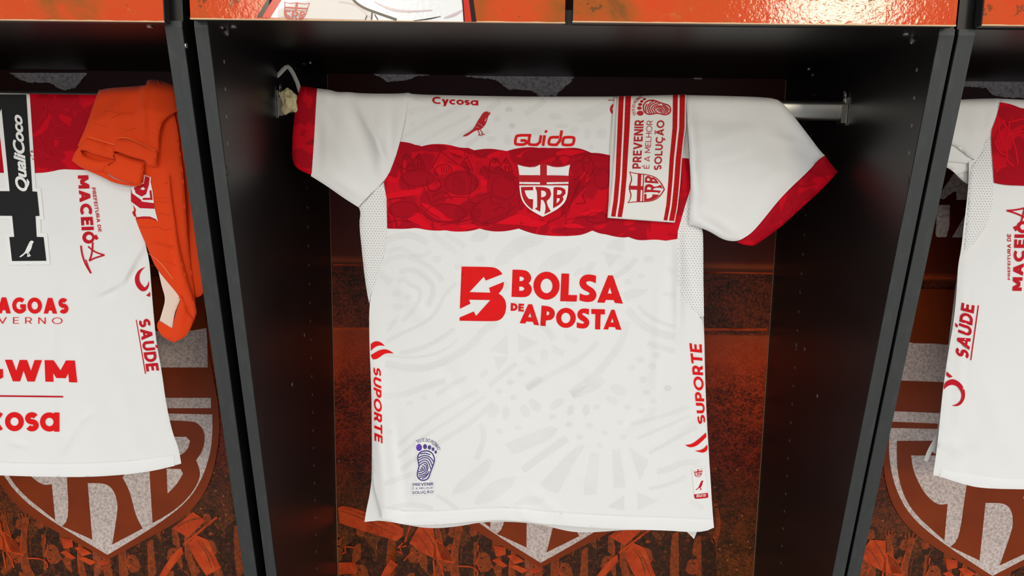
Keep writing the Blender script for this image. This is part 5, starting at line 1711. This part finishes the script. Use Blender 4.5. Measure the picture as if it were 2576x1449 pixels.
# upper leg, rolled at its hem
up = o1([(800, 730), (860, 718), (920, 710), (1050, 702), (1180, 690), (1192, 652), (1240, 640), (1330, 660), (1420, 700), (1440, 900), (1330, 960), (1290, 1060), (1290, 1230), (1265, 1250), (1120, 1180), (980, 1140), (930, 1210), (780, 1150), (700, 1130), (640, 1190), (630, 1180), (660, 1110), (690, 1040), (720, 960), (740, 900), (770, 810)])
FU = Hang(topO, R=.017, creases=[(340, 225, 250, 340, 14, 4), (372, 208, 380, 330, 9, 5), (355, 225, 362, 330, 12, -3), (300, 250, 320, 380, 20, 2.5), (395, 300, 390, 380, 10, -4), (290, 345, 288, 385, 9, -4)], waves=[(40, 25, .2, 2.5, 0)], off=.020)
lg1 = cloth('leg', up, FU, M['orange'], Oth, 8, T=.006, R=9)
over_rail('rear_drop', [(248, 229), (286, 222), (366, 215), (372, 205), (386, 201), (427, 209), (470, 216)], FU, M['orange'], Oth, .2)
cloth('hem_fold', o1([(640, 1190), (700, 1110), (800, 1140), (940, 1180), (925, 1230), (925, 1290), (760, 1250), (690, 1215), (655, 1220), (670, 1260), (800, 1310), (925, 1300), (870, 1340), (845, 1390), (760, 1392), (650, 1352), (582, 1302), (600, 1240)]), FU, M['orange'], lg1, 7, T=.007, R=9, eps=.002)
cloth('hem_fold', o1([(925, 1205), (950, 1130), (1060, 1125), (1180, 1180), (1275, 1230), (1268, 1352), (1200, 1340), (1175, 1300), (1060, 1270), (960, 1230), (922, 1225)]), FU, M['orange'], lg1, 7, T=.007, R=9, eps=.006)
cloth('hem_fold', o1([(925, 1240), (1050, 1285), (1165, 1320), (1170, 1390), (1140, 1510), (1112, 1500), (960, 1462), (845, 1390), (855, 1355), (940, 1300)]), FU, M['orange'], lg1, 7, T=.008, R=9, eps=.003)
cloth('hem_fold', o1([(583, 1300), (650, 1350), (760, 1390), (850, 1392), (900, 1440), (1000, 1475), (1125, 1500), (1112, 1512), (930, 1488), (845, 1440), (740, 1395), (640, 1352)]), FU, M['orange'], lg1, 7, T=.006, R=5, eps=.0)
decal('stitching', [stroke(o1([(720, 1110), (800, 1135), (930, 1172)]), .9), stroke(o1([(955, 1118), (1010, 1110), (1120, 1150), (1262, 1222)]), .9)], FU, .0085, M['orange_thread'], lg1, 7)
decal('contour_print', [stroke(o1(p), 1.1) for p in ([(840, 905), (900, 900), (980, 925), (1080, 915)], [(890, 960), (950, 935), (1000, 900)], [(760, 1000), (880, 1030)], [(980, 1040), (1030, 1060), (1090, 1040)])], FU, .0009, M['orange_line'], lg1, 8)

# ================================================================== right jersey
top3 = [(2200, 250), (2420, 250), (2515, 248), (2576, 251), (2900, 258), (3420, 266), (3700, 268)]
F3 = Hang(top3, creases=[(2440, 620, 2500, 560, 8, -3), (2425, 640, 2400, 1060, 7, 4), (2430, 700, 2412, 1000, 10, -3), (2350, 1105, 2368, 1112, 8, 3), (2440, 1110, 2400, 1180, 22, -4), (2480, 960, 2520, 1140, 30, 3), (2520, 830, 2576, 790, 10, 2), (2450, 720, 2500, 600, 20, -2), (2380, 1090, 2400, 1140, 14, 3)],
          waves=[(15, 4, 0, 2.5, 1), (31, 7, 1.0, 1.3, 1)], lean=.012)
J3 = thing('football_jersey', tuple(U(2950, 258, RAILY)), 'white jersey half cut off by the right edge of the frame, in the right locker', 'jersey')
body3 = [(2513, 248), (2576, 251), (2900, 258), (3390, 266), (3400, 420), (3420, 700), (3470, 1190), (3400, 1225), (2900, 1240), (2576, 1230), (2470, 1228), (2421, 1216.6), (2365, 1198.6), (2347, 1196), (2354, 1149), (2358, 1118), (2365, 1051), (2372, 979), (2385, 889.6), (2401, 800), (2408, 711), (2410, 666), (2419, 625), (2424, 570),
         (2431, 518), (2437, 455), (2437, 406), (2453, 401), (2466, 388), (2480, 347), (2491, 330), (2502, 305), (2511, 276)]
cloth('back_panel', body3, F3, M['white'], J3, 11, T=.0015, R=9, hard=lambda u, v: v < 300 or (u > 2440 and v < 420))
cloth('front_panel', [(2445, 500), (3390, 500), (3450, 1180), (2900, 1225), (2420, 1190), (2345, 1136), (2334, 1161), (2325, 1158), (2331, 1136), (2345, 1111), (2358, 1090), (2372, 979), (2405, 711), (2425, 560)], F3.shifted(.022), M['white'], J3, 18, T=.0015)
over_rail('rear_drop', [(2515, 248), (2576, 251), (2900, 258), (3400, 266)], F3, M['white'], J3)
s3 = cloth('sleeve', [(2330, 262), (2420, 249), (2516, 247.5), (2511, 276), (2502, 305), (2491, 330), (2480, 347), (2466.6, 388), (2453, 401.5), (2437, 395), (2419, 379), (2395, 362), (2350, 350), (2300, 380), (2285, 360)], Hang(top3, creases=[(2420, 260, 2470, 380, 14, 3), (2480, 260, 2450, 390, 14, -3)], waves=[(20, 14, .5, 2, 0)], off=.008), M['white'], J3, 9, T=.006, R=8, hard=lambda u, v: v < 252)
cloth('sleeve_fold', [(2290, 330), (2395, 340), (2456, 398), (2440, 412), (2400, 408), (2310, 404)], F3, M['white'], s3, 9, T=.005, R=8, eps=-.001)
cloth('sleeve_fold', [(2310, 390), (2390, 395), (2440, 400), (2438, 430), (2408, 440), (2380, 418)], F3, M['white'], s3, 9, T=.005, R=8, eps=-.006)
cloth('sleeve_fold', [(2396, 430), (2438, 415), (2441, 467), (2420, 455)], F3, M['white'], s3, 9, T=.005, R=8, eps=-.011)
cloth('sleeve', [(3392, 266), (3480, 290), (3560, 420), (3480, 540), (3400, 480)], F3.shifted(-.003), M['white'], J3, 14, T=.006, R=10)
cloth('mesh_side_panel', [(2491, 334), (2496, 401), (2500, 460), (2498, 509), (2489, 549), (2471, 590), (2444, 621), (2423, 640), (2428, 590), (2437, 500), (2440, 420), (2455, 402), (2468, 388), (2481, 348)], F3, M['mesh'], J3, 9, T=.003, R=6, eps=.0015, label='white mesh with pin holes')
cloth('hem', [(2368, 1180), (2425.5, 1190), (2493, 1201), (2576, 1206.7), (2900, 1212), (3400, 1200), (3402, 1226), (2900, 1241), (2576, 1231), (2470, 1229), (2421, 1217.6), (2364, 1199)], F3, M['hem'], J3, 10, T=.0012, R=3, eps=.001)
bd3 = decal('chest_band', [[smooth([(2516, 257), (2545, 262), (2576, 276), (2620, 268), (2700, 276), (2800, 266), (2900, 276), (3020, 268), (3140, 278), (3260, 270), (3392, 280), (3400, 470), (3250, 478), (3100, 470), (2950, 478), (2800, 468), (2700, 474), (2576, 467), (2529, 466), (2501, 460), (2497, 401), (2492, 334), (2503, 306), (2512, 277)], 35)]], F3, .0019, M['band'], J3, 10, 'red band with tonal printed motifs')
decal('band_motif', [[r7(L) for L in stroke(p, 9)] for p in ([(1140, 360), (1150, 440), (1190, 500), (1180, 560), (1230, 600)], [(1160, 340), (1210, 420), (1240, 500), (1250, 590)], [(1190, 420), (1284, 400)], [(1200, 400), (1200, 350), (1284, 330)], [(1120, 450), (1140, 520), (1200, 540)])], F3, .0023, M['band_bright'], bd3, 9)
decal('band_motif', [[r7(ell(*e))] for e in ((1255, 500, 40, 70), (1200, 640, 60, 40), (1180, 300, 40, 40))], F3, .0021, M['band_dark'], bd3, 9)
c7 = crop(2380, 500, 3.37)
decal('city_lettering', word('PREFEITURA DE', c7([(526, 688), (519, 298), (552, 300), (543, 688)]), .025), F3, .001, M['crimson'], J3, 8, 'small red lettering running upwards')
decal('city_lettering', word('MACEI', c7([(564, 780), (582, 302), (682, 302), (640, 782)]), .05), F3, .001, M['crimson'], J3, 8, 'red lettering running upwards')
decal('city_lettering', [[c7(ell(652, 240, 54, 52)), c7(ell(655, 240, 26, 24))], [c7([(568, 240), (610, 222), (620, 245), (600, 255), (602, 268), (588, 276)])]], F3, .001, M['crimson'], J3, 8)
decal('city_emblem', [[c7(L) for L in stroke(p, 14)] for p in ([(515, 100), (560, 98), (620, 90), (700, 70)], [(515, 100), (580, 118), (650, 148), (700, 175)], [(665, 85), (650, 150), (632, 220)])], F3, .0012, M['crimson'], J3, 8, 'red pen stroke star')
decal('sponsor_lettering', word('SAÚDE', c7([(78, 1318), (133, 880), (243, 906), (188, 1368)]), .04), F3, .001, M['crimson'], J3, 8, 'red lettering beside the side seam')
decal('underline', [[c7([(205, 1368), (215, 1369), (280, 904), (270, 903)])]], F3, .001, M['crimson'], J3, 10)
rr8 = crop(2000, 800, 2.2326)
decal('sponsor_emblem', [[smooth(rr8([(880, 492), (920, 480), (940, 440), (925, 395), (890, 372), (855, 382), (838, 402), (836, 368), (870, 343), (905, 345), (945, 380), (959, 430), (945, 475), (915, 497)]), 60)], [rr8([(852, 300), (886, 330), (866, 336), (850, 322)])]], F3, .001, M['crimson'], J3, 8, 'red crescent shape')

# ================================================================== small things at the left end of the rail
HK = thing('hanger_hook', tuple(U(748, 216, RAILY)), 'bent white plastic hook standing up beside the red cuff', 'hook')
path = [U(u, v, .272) for u, v in ((755, 232), (748, 208), (738, 186), (730, 173), (724, 168), (719, 169), (710, 178), (702, 187), (696, 192))]
MB().tube(path, .0012, .0034, 10).build('hook_strip', M['plastic'], HK, True)
TW = thing('tape_wad', tuple(U(725, 290, RAILY)), 'crumpled cream masking tape stuffed on the left rail end', 'tape')
import bmesh
bm = bmesh.new()
bmesh.ops.create_icosphere(bm, subdivisions=3, radius=1)
rng = random.Random(3)
cen = U(727, 256, .258)
for vv in bm.verts:
    n_ = math.sin(vv.co.x * 3 + 1) * math.sin(vv.co.z * 4 + 2) + .7 * math.sin(vv.co.y * 5 + vv.co.x * 3 + vv.co.z * 2) + rng.uniform(-.5, .5)
    k = 1 + .17 * n_
    vv.co = Vector((cen[0] - BASE[TW][0] + vv.co.x * .0135 * k, cen[1] - BASE[TW][1] + vv.co.y * .012 * k, cen[2] - BASE[TW][2] + vv.co.z * .020 * k))
me = bpy.data.meshes.new('crumpled_tape')
bm.to_mesh(me)
bm.free()
me.materials.append(M['tape'])
o = bpy.data.objects.new('crumpled_tape', me)
COL.objects.link(o)
o.parent = TW
